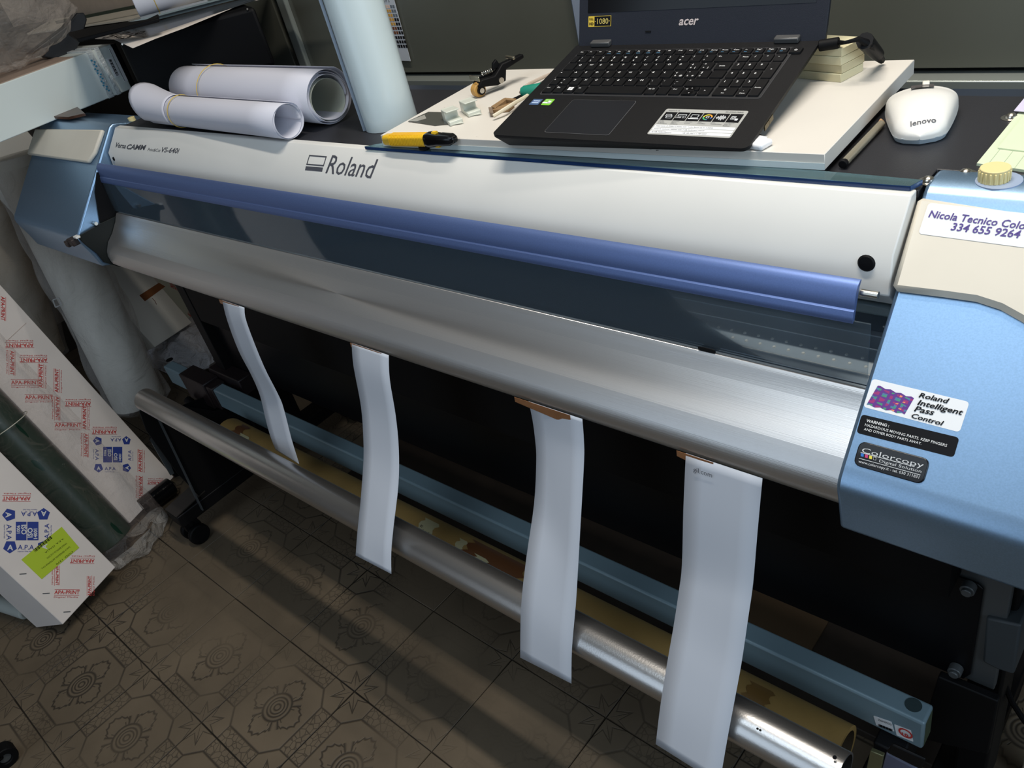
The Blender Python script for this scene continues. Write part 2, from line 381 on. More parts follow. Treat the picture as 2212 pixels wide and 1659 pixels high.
# smoked window below the flap
M_glass = bpy.data.materials.new('smoked_clear_cover'); M_glass.use_nodes = True
nt = M_glass.node_tree; [nt.nodes.remove(n) for n in list(nt.nodes)]
o_ = nt.nodes.new('ShaderNodeOutputMaterial'); t_ = nt.nodes.new('ShaderNodeBsdfTransparent'); g_ = nt.nodes.new('ShaderNodeBsdfGlossy'); x_ = nt.nodes.new('ShaderNodeMixShader'); f_ = nt.nodes.new('ShaderNodeFresnel')
t_.inputs[0].default_value = (.86, .90, .93, 1); g_.inputs['Roughness'].default_value = .04; f_.inputs[0].default_value = 1.5; g_.inputs[0].default_value = (.9, .95, 1, 1)
nt.links.new(f_.outputs[0], x_.inputs[0]); nt.links.new(t_.outputs[0], x_.inputs[1]); nt.links.new(g_.outputs[0], x_.inputs[2]); d_ = nt.nodes.new('ShaderNodeBsdfDiffuse'); d_.inputs[0].default_value = (.30, .38, .44, 1); y_ = nt.nodes.new('ShaderNodeMixShader'); y_.inputs[0].default_value = .075  # pale diffuse share paints a haze for the room reflected in the cover
nt.links.new(x_.outputs[0], y_.inputs[1]); nt.links.new(d_.outputs[0], y_.inputs[2]); nt.links.new(y_.outputs[0], o_.inputs[0])
put('front_window', MB().prism([(.4105, .998), (.4085, .975), (.4065, .95), (.4055, .929), (.4075, .929), (.4085, .95), (.4105, .975), (.4125, .998)], .004, 1.7), M_glass, pr)
M_plat = mat('platen_dark', (160, 172, 180), .38, .1, noise=.08, nscale=20)
plat = put('platen', MB().prism([(.409, .923), (.60, .932), (.60, .90), (.409, .90)], .0, 1.75), M_plat, pr)
P_pl = Plane((0, .409, .923), (0, -.009, .191))
def ply(y): return .923 + (y - .409) * .009 / .191
m = MB()
for y, wd in ((.4285, .0016), (.4705, .0010)): m.box((.25, y, ply(y)), (1.72, y + wd, ply(y) + .0009))
put('platen_groove', m, mat('bright_edge', (240, 240, 236), .3, .2), pr, label='thin bright line along the platen')
put('platen_strip', MB().box((.05, .492, ply(.492)), (1.72, .5, ply(.5) + .0012)), mat('grey_cut_strip', (170, 178, 182), .5), pr)
m = MB(); k = 0; x = .06
while x < 1.71:
    for y, st in ((.441, 1), (.4535, 1), (.512, 2)):
        if st == 2 and k % 2: continue
        xx = x + (.5 * .0165 if y == .441 else 0)
        m.lathe([(0, .0014), (.0015, .0012), (.0021, 0)], (xx, y, ply(y)), (0, 0, 1), 6)
    x += .0165; k += 1
put('vacuum_holes', m, mat('hole_glint', (236, 234, 224), .3, .2), pr, kind='stuff', label='rows of tiny vacuum holes in the platen')  # near-white dots paint the light caught at each hole
put('inner_wall', MB().box((.0, .60, .90), (1.75, .62, 1.0)), M_blackm, pr)
# clips seen through the window
put('media_clamp', MB().par(onz((712, 543), .932), (.088, .0, 0), (0, .016, 0), (0, 0, .010)), M_greysteel, pr, bevel=.002)
put('media_clamp', MB().par(onz((1830, 672), .96), (.045, 0, 0), (0, .012, 0), (0, 0, .014)), mat('clear_grey_plastic', (120, 134, 136), .3), pr, bevel=.003)
put('pinch_roller_bar', MB().cyl((.02, .585, .975), (1.70, .585, .975), .012, n=16), M_blackm, pr)
# aluminium apron
ap = [(.4075, .925), (.404, .9262), (.401, .9235), (.399, .921), (.3905, .9085), (.3895, .9078), (.373, .8905), (.3545, .8765), (.3535, .8752), (.3425, .860), (.3418, .8585), (.3385, .848), (.3385, .836), (.3405, .828), (.352, .8145), (.36, .815), (.36, .83), (.41, .90)]
put('front_apron', MB().prism(ap, .012, 1.712), M_alu, pr, bevel=.0005, seg=1)
m = MB()
for q in ((1224, 747), (1724, 869), (1773, 881), (1538, 755)):
    c = hitp(q, V((0, .373, .8905)), V((0, -.62, .78))); n_ = V((0, -.62, .78))
    if q[0] == 1538:
        m.rrect(V((c.x - .011, .4045, .9265)), (1, 0, 0), (0, -.2, .98), .022, .006, .003, (0, -.98, -.2), .0008, 0); continue
    put('apron_screw', MB().cyl(c - n_ * .002, c + n_ * .0009, .0028 if q[0] > 1300 else .0018, n=12), M_greysteel, pr)
put('apron_slot', m, M_blackm, pr)
# black end plate at left
def plx(pts, x, t, mb=None): return (mb or MB()).poly([onx(q, x) for q in pts], (t, 0, 0))
put('end_plate', plx([(215, 482), (240, 470), (268, 458), (290, 455), (300, 480), (272, 560), (264, 575), (257, 576), (223, 566), (208, 547), (182, 527), (165, 511)], .004, .006), M_dgreen, pr, bevel=.0006)
put('inner_side', plx([(208, 372), (204, 415), (212, 463), (215, 482), (268, 458), (330, 468), (420, 440), (400, 400), (330, 388), (240, 372)], .001, .003), M_blackm, pr)
put('inner_bracket', plx([(333, 398), (420, 418), (345, 440), (318, 438), (296, 401)], .02, .004), M_blue, pr, label='blue grey inner bracket')
put('plate_clip', MB().box((.0, .296, .914), (.018, .306, .919)), M_white, pr, bevel=.001)
put('lever', MB().box((-.03, .288, .896), (-.002, .31, .912)).box((-.045, .285, .892), (-.028, .30, .906)), mat('dark_brown_plastic', (44, 34, 32), .5), pr, bevel=.002)
c = onx((203, 482), .002); put('side_pin', MB().cyl(c, c + V((.012, 0, 0)), .004, n=12), M_steel, pr)
# end covers
prof = [(.5804, 1.0860), (.53, 1.0905), (.505, 1.0955), (.494, 1.0945), (.484, 1.089), (.3155, .9145 - .006), (.3105, .895), (.3115, .885), (.3215, .826), (.3235, .811), (.37, .80), (.60, .80), (.60, 1.084)]
# same slanted plane as measured on both ends
sl0 = V((0, .484, 1.0945)); sl1 = V((0, .306, .9165)); nsl = V((0, -1, 1)).normalized()
profL = [(.60, 1.074), (.5643, 1.0764), (.505, 1.0965), (.494, 1.0985), (.484, 1.0945), (.309, .9195), (.3035, .910), (.3035, .900), (.314, .862), (.3205, .83), (.36, .815), (.60, .815)]
cl = put('left_end_cover', MB().prism(profL, -.40, .0), M_blue, pr, bevel=.004, seg=3)
P_s = Plane(sl0, nsl)
def panel(pts, pl, th, name, m_, par, bev=.003, lab=None, mb=None):
    return put(name, MB().poly([pl(q) for q in pts], pl.n * th), m_, par, bevel=bev, label=lab)
panel([(84, 281), (229, 283), (212, 333), (197, 354), (66, 336)], P_s, .010, 'cover_panel', M_beige, pr, .004, 'beige inset panel of the left end cover')
put('cover_knob', MB().cyl(onz((287, 262), 1.080), onz((287, 262), 1.080) + V((0, 0, .010)), .008, n=20), mat('yellowed_plastic', (226, 208, 150), .5), pr, bevel=.001)
rp = [(.60, 1.0605), (.556, 1.0605), (.555, 1.0895), (.545, 1.0920), (.516, 1.0915), (.508, 1.086), (.500, 1.0755), (.488, 1.0605), (.4750, 1.042), (.328, .8945), (.319, .884), (.3155, .876), (.3155, .868), (.3195, .845), (.324, .811), (.36, .795), (.60, .795)]
x0R = 1.7075
cr = put('right_end_cover', MB().prism(rp, x0R, 2.42), M_blue, pr, bevel=.004, seg=3)
sR = Plane((0, .475, 1.042), V((0, -.1475, .147)))
put('cover_panel', MB().poly([sR(q) for q in ((1988, 428), (2440, 500), (2440, 900), (2330, 800), (2212, 700), (2162, 672), (2110, 655), (2040, 645), (1929, 631))], sR.n * .010), M_beige, pr, bevel=.0085, seg=1, label='beige inset panel of the right end cover')
kc = onz((2147, 390), 1.0915)
m = MB().cyl(kc, kc + V((0, 0, .013)), .0125, n=20)
for i in range(20):
    a = i * math.pi / 10; p = kc + V((math.cos(a) * .0125, math.sin(a) * .0125, 0)); m.cyl(p + V((0, 0, .001)), p + V((0, 0, .011)), .0011, n=5)
kb_ = put('cover_knob', m, MATS['yellowed_plastic'], pr, bevel=.0006, label='ribbed yellowed plastic knob')
put('knob_washer', MB().cyl(kc + V((.004, 0, -.001)), kc + V((.004, 0, .001)), .019, n=24), mat('clear_washer', (150, 165, 190), .3), kb_)
# stickers on the right cover
def sticker(name, quad, pl, m_, par, lab, th=.0004, r=.003, dome=0):
    a, b, c, d = [pl(q) for q in quad]; ax = (b - a); ay = (d - a)
    ay = (ay - ax.normalized() * ay.dot(ax.normalized()))
    if ax.normalized().cross(ay.normalized()).dot(pl.n) < 0:
        pass
    mb = MB().rrect(a, ax, ay, ax.length, ay.length, r, pl.n, th)
    return put(name, mb, m_, par, label=lab, bevel=dome, seg=3 if dome else 1), a, ax.normalized(), ay.normalized(), ax.length, ay.length
M_lab = mat('label_white', (226, 228, 230), .35)
sP = Plane(sR.P + sR.n * .0101, sR.n)
s1, *_ = sticker('name_sticker', ((1984, 505), (2440, 565), (2450, 500), (2003, 438)), sP, M_lab, pr, 'white sticker with purple handwriting style phone lettering')
sPt = Plane(sP.P + sP.n * .0005, sP.n); m = MB()
ptext(m, 'Nicola Tecnico Colorcopy', sPt, (2005, 469), (2278, 504), shear=.14, offset=.014, hs=1.0)
ptext(m, '334 655 9264', sPt, (2053, 497), (2202, 514.5), shear=.14, offset=.014, hs=1.0)
put('lettering', m, mat('purple_ink', (76, 58, 132), .5), s1)
sS = Plane(sR.P, sR.n)
s2, A, ax, ay, w_, h_ = sticker('pass_control_sticker', ((1865, 879), (2073, 934), (2092, 866), (1885, 818)), sS, M_lab, pr, 'white rectangular sticker with a coloured wavy surface picture')
sSt = Plane(sR.P + sR.n * .0007, sR.n); m = MB()
for body, q0, q1 in (('Roland', (1984, 858), (2049, 872)), ('Intelligent', (1981, 874), (2079, 897)), ('Pass', (1974, 888), (2017, 897)), ('Control', (1968, 902), (2037, 920))):
    ptext(m, body, sSt, q0, q1, shear=.25, offset=.018, hs=.74)
put('lettering', m, M_black_ink, s2)
# wavy picture: small raised print
pv = []; pf = []; pm = []
def wv(i, j):
    q = (1942 + (j - 6) * 1.0 + i * 5.0 - 76 + 12 * (1 - j / 12) * 0, 0)
    a0 = V((1872 + 0.0, 875)); 
    u_, v_ = i / 14, j / 12
    x = (1872 + 82 * u_) + 24 * v_ * (1 - .15 * u_) + 0; y = (874 + 21 * u_) - 41 * v_ + (6 * u_ * v_)
    return (x, y - 1.6 * math.sin(i * 1.57) * math.cos(j * 1.57))
m = MB()
for i in range(14):
    for j in range(12):
        pts = [wv(i, j), wv(i + 1, j), wv(i + 1, j + 1), wv(i, j + 1)]
        hsum = math.sin((i + .5) * 1.2) * math.cos((j + .5) * 1.2)
        mi = 0 if abs(hsum) < .45 else (1 if hsum > .7 else 2 if hsum > 0 else (3 if hsum < -.7 and i > 6 else 4))
        m.raw([sSt(p) for p in pts], [(0, 1, 2, 3)], mi)
put('picture', m, [mat('print_purple', (92, 44, 130), .5), mat('print_green', (66, 140, 110), .5), mat('print_teal', (70, 120, 150), .5), mat('print_orange', (226, 130, 96), .5), mat('print_magenta', (150, 40, 110), .5)], s2)
s3, A, ax, ay, w_, h_ = sticker('warning_sticker', ((1850, 935), (2060, 988.5), (2071, 948), (1862, 895)), sS, M_black_ink, pr, 'long black warning sticker with small white lettering')
m = MB(); ptext(m, 'WARNING :', sSt, (1871, 911), (1920, 923), offset=.02)
ptext(m, 'HAZARDOUS MOVING PARTS. KEEP FINGERS', sSt, (1868, 920), (2045, 965.5), offset=.005)
ptext(m, 'AND OTHER BODY PARTS AWAY.', sSt, (1866, 929), (1990, 961), offset=.005)
put('lettering', m, M_whiteink, s3)
s4, A, ax, ay, w_, h_ = sticker('dealer_badge', ((1843, 1004), (1994, 1047.5), (2008, 991), (1859, 952)), sS, mat('black_dome', (16, 16, 20), .3, spec=.3, coat=.15), pr, 'domed black badge with grey lettering and four ink squares', th=.002, r=.006, dome=.0012)
sSt2 = Plane(sR.P + sR.n * .0024, sR.n); m = MB()
ptext(m, 'Colorcopy', sSt2, (1861, 977), (1994, 1011), offset=-.002, hs=.54)
ptext(m, 'Digital Solution', sSt2, (1899, 998), (1990, 1021.5), hs=.62)
ptext(m, 'www.colorcopy.it - tel. 030 311831', sSt2, (1854, 999), (1985, 1034), offset=.004)
band(m, [(1856, 990), (1988, 1026)], .0005, sSt2, closed=False)
band(m, [(1860, 977.5), (1975, 1008)], .0006, sSt2, closed=False)
for i in range(4): 
    cx, cy = 1862.5 + i * 9, 983 + i * 2.5
    hq(m, [(cx - 3.2, cy + 2.6), (cx + 3.0, cy + 4.2), (cx + 3.8, cy - 2.6), (cx - 2.4, cy - 4.2)], sSt2, i + 1 if i < 3 else 0)
    if i == 3: hq(m, [(cx - 2.4, cy + 1.8), (cx + 2.2, cy + 3.2), (cx + 2.9, cy - 1.8), (cx - 1.8, cy - 3.2)], sSt2, 4, .0005)
put('lettering', m, [mat('grey_ink', (196, 198, 200), .4), mat('ink_cyan', (40, 110, 190), .4), mat('ink_magenta', (190, 50, 110), .4), mat('ink_yellow', (220, 205, 70), .4), M_black_ink], s4)
# scratches on the right cover (paint wear)
# deck, body, stand
put('deck', MB().poly([V(p_) for p_ in ((.012, .509, 1.0795), (1.704, .509, 1.0795), (1.704, .558, 1.0795), (2.42, .558, 1.0795), (2.42, .752, 1.0795), (.012, .752, 1.0795))], (0, 0, .0085)), M_deck, pr, bevel=.001)
put('rear_strip', MB().box((.012, .754, 1.075), (2.42, .778, 1.0865)), mat('dark_blue_rear_strip', (40, 48, 60), .35), pr, bevel=.001)
for q in ((2086, 376), (2184, 255), (2005, 392)):
    c = onz(q, 1.088); c.z = 1.088
    put('deck_screw', MB().lathe([(0, .0055), (.003, .005), (.0052, .003), (.006, .001), (.0095, .0008), (.0095, 0)], c, (0, 0, 1), 20), M_steel, pr)
put('body', MB().box((.02, .40, .80), (1.74, .60, .90)).box((.02, .46, .60), (1.78, .76, .81)).box((.02, .62, .80), (2.42, .775, 1.075)), M_blackm, pr)
put('body_left', MB().box((-.39, .42, .79), (.02, .59, .816)), M_blackm, pr)
cp = put('cross_panel', MB().poly([V((-.07, .5, .405)), V((1.8, .5, .405)), V((1.807, .5, .42)), V((1.807, .5, .59)), V((1.80, .5, .596)), V((-.07, .5, .602))], (0, .004, 0)), mat('black_satin_sheet', (8, 9, 13), .4, spec=.25), pr, bevel=.0015)
for q in ((2093, 1268), (2065, 1445)):
    c = ony(q, .496); put('panel_screw', MB().cyl(c + V((0, .004, 0)), c + V((0, -.008, 0)), .0085, n=16).cyl(c + V((0, -.008, 0)), c + V((0, -.012, 0)), .006, n=12), M_greysteel, cp, bevel=.001)
put('leg_flange', MB().box((1.75, .506, .40), (1.835, .52, .625)), M_greysteel, pr, bevel=.002)
put('leg', MB().box((1.80, .521, .10), (1.842, .60, .80)), M_black, pr, bevel=.004)
put('leg_cover', MB().poly([ony(q, .485) for q in ((2026, 1462), (2156, 1516), (2134, 1630), (1985, 1596))], (0, .012, 0)), M_black, pr, bevel=.002)
put('power_box', MB().poly([ony(q, .50) for q in ((2130, 1335), (2206, 1352), (2190, 1458), (2155, 1447), (2122, 1430))], (0, .05, 0)), mat('dark_grey_box', (60, 66, 70), .5), pr, bevel=.003)
put('leg', MB().box((-.072, .475, .12), (-.03, .62, .82)), M_black, pr, bevel=.002)
put('cable_bracket', MB().poly([ony(q, .51) for q in ((408, 618), (424, 622), (440, 660), (428, 665))], (0, .02, 0)), mat('bracket_white', (190, 184, 180), .5), pr)
# stand feet and casters
for xf in (-.075, 1.80):
    ft = put('foot', MB().box((xf - .03, .17, .085), (xf + .035, .84, .125)), M_black, pr, bevel=.003)
    for yc in (.2, .80):
        m = MB()
        for dx in (-.022, .022):
            m.cyl((xf + dx - .009, yc, .03), (xf + dx + .009, yc, .03), .03, n=24)
        cs = put('caster', m, M_blackm, pr, bevel=.003)
        put('caster_fork', MB().cyl((xf, yc, .045), (xf, yc, .088), .014, n=14).box((xf - .012, yc - .02, .045), (xf + .012, yc + .02, .07)), M_black, cs)
    cap = put('foot_cap', MB().poly([V((xf - .03, .17, .127)), V((xf + .035, .17, .127)), V((xf + .035, .27, .14)), V((xf - .03, .27, .14))], (0, 0, .003)), mat('dark_pewter', (48, 46, 44), .4, .3), ft)
# take-up arms: bent plates holding the tube and beam
def arm(x, th, nm='take_up_arm'):
    pts = [(.222, .395), (.232, .452), (.262, .462), (.30, .43), (.40, .33), (.50, .30), (.47, .14), (.27, .105), (.255, .11), (.232, .24)]
    return put(nm, MB().poly([V((x, y, z)) for y, z in pts], (th, 0, 0)), M_black, pr, bevel=.0015)
a1 = arm(-.045, .004); put('arm_flange', MB().poly([V((-.045, .262, .43)), V((-.03, .262, .43)), V((-.03, .235, .10)), V((-.045, .235, .10))], (0, .003, 0)), M_greysteel, a1)
m = MB().poly([onx(q, -.10) for q in ((337, 902), (350, 905), (345, 945), (375, 1022), (367, 1026), (323, 950))], (.004, 0, 0)); put('arm_flange', m, M_greysteel, a1)
put('arm_guard', MB().poly([V((-.10, y, z)) for y, z in ((.285, .385), (.23, .34), (.235, .20), (.45, .10), (.50, .33))], (.003, 0, 0)), M_blackm, pr)
# square beam
bm = put('beam', MB().prism([(.416, .3375), (.416, .3975), (.4495, .3975), (.4495, .3375)], -.305, 1.7808), M_beam, pr, bevel=.004, seg=3, label='blue grey painted square beam')
put('beam_bore', MB().box((1.7802, .421, .342), (1.7813, .4445, .393)), mat('beam_inside', (70, 80, 60), .6), bm)
P_bt = Plane((0, 0, .3975), (0, 0, 1)); c = P_bt((1973, 1523)); put('beam_hole', MB().cyl(c + V((0, 0, -.001)), c + V((0, 0, .0006)), .0105, n=24), mat('hole_dark', (46, 60, 62), .5), bm)
c = P_bt((366, 777)); put('beam_hole', MB().cyl(c + V((0, 0, -.001)), c + V((0, 0, .0006)), .0105, n=24), M_blackm, bm)
P_bf = Plane((0, .4158, .36), (0, -1, 0))
s5, *_ = sticker('barcode_sticker', ((1893, 1566), (1932, 1580), (1934, 1561), (1894, 1548)), P_bf, M_lab, bm, 'small white barcode sticker', r=.001)
m = MB(); P_bf2 = Plane((0, .4150, .36), (0, -1, 0)); ptext(m, 'Z6H0533', P_bf2, (1897, 1556), (1926, 1567), h=.004)
for i in range(14): 
    t = i / 14; x = 1898 + t * 30; y = 1563 + t * 12; hq(m, [(x, y + 5.5), (x + 1.4 + (i % 3) * .5, y + 6), (x + 1.4 + (i % 3) * .5, y + 1.2), (x, y + .6)], P_bf2)
put('lettering', m, M_black_ink, s5)
s6, *_ = sticker('number_sticker', ((1937, 1588), (1973, 1602), (1974.5, 1580), (1939, 1567)), P_bf, M_lab, bm, 'white sticker with a red ringed number', r=.001)
m = MB(); c = P_bf2((1956, 1584)); m.pipe(c, c + V((0, -.0003, 0)), .0092, .0068, 24); ptext(m, '10', P_bf2, (1949, 1587), (1963, 1592.5), h=.006, offset=.03)
put('lettering', m, M_red, s6)
# clamp on the left of the beam
put('beam_clamp', MB().box((-.19, .408, .325), (-.055, .458, .408)).box((-.055, .412, .33), (-.02, .455, .402)).box((-.10, .458, .37), (.06, .50, .42)), mat('dark_maroon_black', (30, 22, 24), .45), pr, bevel=.003)
put('clamp_lever', MB().cyl((-.17, .39, .335), (-.12, .39, .32), .012, n=14), M_blackm, pr)
m = MB().poly([onx(q, 1.80) for q in ((1955, 1590), (2001, 1612), (1990, 1659), (1900, 1659), (1930, 1600))], (.01, 0, 0))
put('beam_holder', MB().box((1.725, .395, .27), (1.765, .46, .336)).box((1.72, .30, .24), (1.765, .40, .30)), M_black, pr, bevel=.003)
put('motor_box', MB().poly([ony(q, .30) for q in ((1914, 1627), (1980, 1662), (1965, 1720), (1895, 1700))], (0, .012, 0)), mat('slate_blue_plastic', (88, 92, 112), .5), pr, bevel=.002)
put('motor_cap', MB().poly([ony(q, .298) for q in ((1926, 1608), (1999, 1642), (1990, 1664), (1914, 1626))], (0, .004, 0)), M_black, pr, bevel=.002)
put('motor_plate', MB().poly([ony(q, .33) for q in ((1880, 1622), (1908, 1634), (1898, 1685), (1868, 1675))], (0, .006, 0)), mat('khaki_zinc', (128, 128, 96), .35, .6), pr, bevel=.001)
# ------------------------------------------------------------ take-up tube, core, strips
tk = root('take_up_tube', (.88, .25, .463), 'long polished aluminium tube spanning the stand in front', 'tube')
put('tube', MB().pipe((.0, .25, .491), (1.744, .25, .491), .0281, .0255, 48, mo=1), [M_alu2, mat('tube_bore', (40, 38, 36), .5)], tk)
put('end_plug', MB().cyl((.001, .25, .491), (.012, .25, .491), .0265, n=32).cyl((1.728, .25, .491), (1.736, .25, .491), .0255, n=32), M_blackm, tk)
m = MB()
for q in ((1803, 1636), (1636, 1574), (1642, 1577)):
    c = hitp(q, V((0, .2313, .5119)), V((0, -.665, .747))); m.cyl(c - V((0, -.665, .747)) * .001, c + V((0, -.665, .747)) * .0006, .0022 if q[0] > 1700 else .0012, n=10)
put('tube_hole', m, M_blackm, tk)
ck = root('cardboard_core', (.9, .36, .29), 'brown cardboard core tube lying behind the aluminium tube', 'tube')
put('core', MB().pipe((.105, .36, .332), (1.70, .36, .332), .0415, .034, 40, mo=1), [M_core, mat('core_bore', (60, 48, 30), .8)], ck)
def wrap(par, xa, xb, a0, a1, m_, nm, r=.0420, jag=.004, lab=None):
    def fn(u, v):
        a = math.radians(a0 + (a1 - a0) * v); xx = xa + (xb - xa) * u + (jag * math.sin(v * 23) if u in (0, 1) else 0)
        return (xx, .36 - r * math.cos(a), .332 + r * math.sin(a))
    return put(nm, MB().grid(fn, 2, 10), m_, par, label=lab)
wrap(ck, .86, .90, 20, 110, mat('core_label', (168, 160, 124), .6), 'label')
wrap(ck, .965, .985, 30, 100, MATS['core_label'], 'label')
wrap(ck, .99, 1.13, 25, 118, mat('old_brown_tape', (96, 60, 34), .4), 'tape', .0423, .008)
wrap(ck, 1.02, 1.05, 30, 80, MATS['core_label'], 'paper_scrap', .0426, .006)
wrap(ck, 1.135, 1.22, 30, 45, MATS['core_label'], 'paper_scrap', .0426, .002)
wrap(ck, .165, .20, 20, 120, MATS['old_brown_tape'], 'tape', .0423, .006); wrap(ck, .20, .24, 25, 80, MATS['core_label'], 'paper_scrap', .0426, .004)
wrap(ck, 1.56, 1.595, 40, 110, mat('dark_tan_tape', (112, 84, 44), .4), 'tape', .0423, .004)
m = MB()
for body, x, a_, h_ in (('rulzial', .866, 62, .009), ('via Carpe', .868, 48, .004), ('BS', .866, 76, .005)):
    vs, fs, tw = text_mesh(body, 2, .0, 0); k = h_ / .7
    m.raw([(x + v.x * k, .36 - .0424 * math.cos(math.radians(a_) + v.y * k / .042), .332 + .0424 * math.sin(math.radians(a_) + v.y * k / .042)) for v in vs], fs)
put('lettering', m, M_black_ink, ck)
STR = [
 ('short white vinyl strip hanging behind the tube at far left', .5055, .5849, [(.3378, .8292), (.329, .79), (.322, .722), (.323, .66), (.320, .61), (.308, .556), (.300, .512), (.297, .478)], [(.3378, .8292), (.329, .80), (.322, .706), (.323, .637), (.321, .603), (.307, .529), (.299, .474), (.298, .470)], (-.012, .06)),
 ('narrow white vinyl strip, second from the left, over the tube', .9096, 1.0019, [(.3378, .8292), (.325, .792), (.309, .718), (.289, .661), (.272, .623), (.239, .563), (.208, .511), (.187, .473)], [(.3378, .8292), (.324, .792), (.31, .728), (.293, .672), (.268, .615), (.230, .552), (.207, .511), (.191, .473)], (-.004, .075)),
 ('white vinyl strip, third from the left, between two others', 1.2884, 1.3775, [(.3378, .8292), (.336, .799), (.331, .766), (.323, .735), (.298, .675), (.258, .607), (.221, .536), (.190, .452)], [(.3378, .8292), (.332, .798), (.323, .767), (.288, .677), (.265, .618), (.245, .568), (.217, .505), (.198, .447)], (-.025, .07)),
 ('widest white vinyl strip hanging nearest the right end cover', 1.5260, 1.6192, [(.3378, .8292), (.318, .758), (.299, .680), (.284, .644), (.262, .600), (.240, .56), (.211, .504), (.186, .446)], [(.3378, .8292), (.319, .764), (.301, .698), (.285, .658), (.261, .600), (.238, .555), (.212, .505), (.184, .446)], (-.012, .035)),
]
def cr_(P, t):
    n = len(P) - 1; f = min(t * n, n - 1e-6); i = int(f); f -= i
    p = [V((0, *P[max(0, min(n, i + k))])) for k in (-1, 0, 1, 2)]
    return .5 * ((2 * p[1]) + (p[2] - p[0]) * f + (2 * p[0] - 5 * p[1] + 4 * p[2] - p[3]) * f * f + (-p[0] + 3 * p[1] - 3 * p[2] + p[3]) * f ** 3)
for lab, xa, xb, PL, PR, (ta, tb) in STR:
    r_ = root('vinyl_strip', ((xa + xb) / 2, .3, PL[-1][1]), lab, 'strip', 'white vinyl test strips taped under the apron')
    def fn(u, v, PL=PL, PR=PR, xa=xa, xb=xb):
        a = cr_(PL, u); b = cr_(PR, u); p = a.lerp(b, v); p.x = xa + (xb - xa) * v; return p
    put('strip', MB().grid(fn, 28, 4), M_paper, r_, solid=.0005)
    put('tape', MB().poly([V((xa + ta, .3374, .8290)), V((xa + tb, .3374, .8290)), V((xa + tb, .3362, .8125)), V((xa + ta, .3366, .8215))], (0, -.0004, 0)), M_tape, r_)
    if xa > 1.5:
        m = MB(); m.text('gil.com', V((xa + .012, .3325, .812)), V((1, 0, 0)), V((0, -1, .25)), h=.006, lift=.0025); put('lettering', m, M_ink, r_)
# floor-side clutter right of the printer
put_ = root('white_post', (1.93, .62, 0), 'cream metal post standing behind the right leg', 'post')
put('post', MB().box((1.872, .64, .0), (1.902, .67, .62)), mat('cream_metal', (176, 166, 148), .5), put_, bevel=.002)
cb = MB().tube([ony(q, .56) for q in ((2160, 1452), (2172, 1482), (2185, 1515), (2212, 1556), (2250, 1600))], .004, 8)
tag(put('power_cable', cb, M_blackm), 'black power cable dangling by the right leg', 'cable')
# ================================================================ things on top of the printer
ZD = 1.088; ZG = 1.0955; ZB = 1.1125
# glass sheet
M_gtop = mat('thick_glass', (150, 185, 190), .05, trans=.85, ior=1.5)
M_gedge = mat('blue_glass_edge', (34, 62, 108), .2, noise=.4, nscale=60, stretch=(.3, 8, 8))
g = root('glass_sheet', (1.3, .51, 1.0907), 'thick glass sheet with blue edge lying under the white board', 'glass')
gp = [(.9025, .4905), (1.6985, .5015), (1.7040, .5165), (1.60, .5205), (.955, .5205), (.915, .50)]
put('pane', MB().poly([V((x, y, 1.0908)) for x, y in gp], (0, 0, .0047)), M_gtop, g)
m = MB()
for i in (0, 1): 
    a = V((*gp[i], 1.0908)); b = V((*gp[i + 1], 1.0908)); m.poly([a, b, b + V((0, 0, .0045)), a + V((0, 0, .0045))], (b - a).cross(V((0, 0, 1))).normalized() * .0006)
put('edge', m, M_gedge, g, label='ragged dark blue cut edge')
# board
FL, FR, BR, BL = V((.9417, .4963, ZG)), V((1.609, .5218, ZG)), V((1.5972, .8003, ZG)), V((.9304, .7789, ZG))
b_ = root('laminate_board', ((FL + BR) / 2), 'white laminate board carrying the laptop and small parts', 'board')
M_lamt = mat('white_laminate', (214, 209, 200), .45, noise=.03, nscale=6)
put('panel', MB().poly([FL, FR, BR, BL], (0, 0, ZB - ZG)), M_lamt, b_, bevel=.0006, seg=1)
ed = (FR - FL).normalized(); nn = ed.cross(V((0, 0, 1)))
put('edge_band', MB().poly([FL + nn * .0002 + V((0, 0, .0005)), FR + nn * .0002 + V((0, 0, .0005)), FR + nn * .0002 + V((0, 0, .0075)), FL + nn * .0002 + V((0, 0, .0075))], nn * .0006), mat('edge_band_white', (206, 216, 216), .35), b_, label='slightly loose lower edge band')
m = MB()
for q in ((1405, 322), (1420, 325), (1030, 295), (1090, 255), (960, 232), (930, 250)):
    c = onz(q, ZB); m.raw([c + V((math.cos(a) * r, math.sin(a) * r * .5, .0001)) for a, r in ((k * .9, random.uniform(.001, .0035 if q[0] > 1300 else .0012)) for k in range(7))], [tuple(range(7))])
put('scuff', m, mat('scuff_grey', (150, 146, 140), .7), b_, kind='stuff')

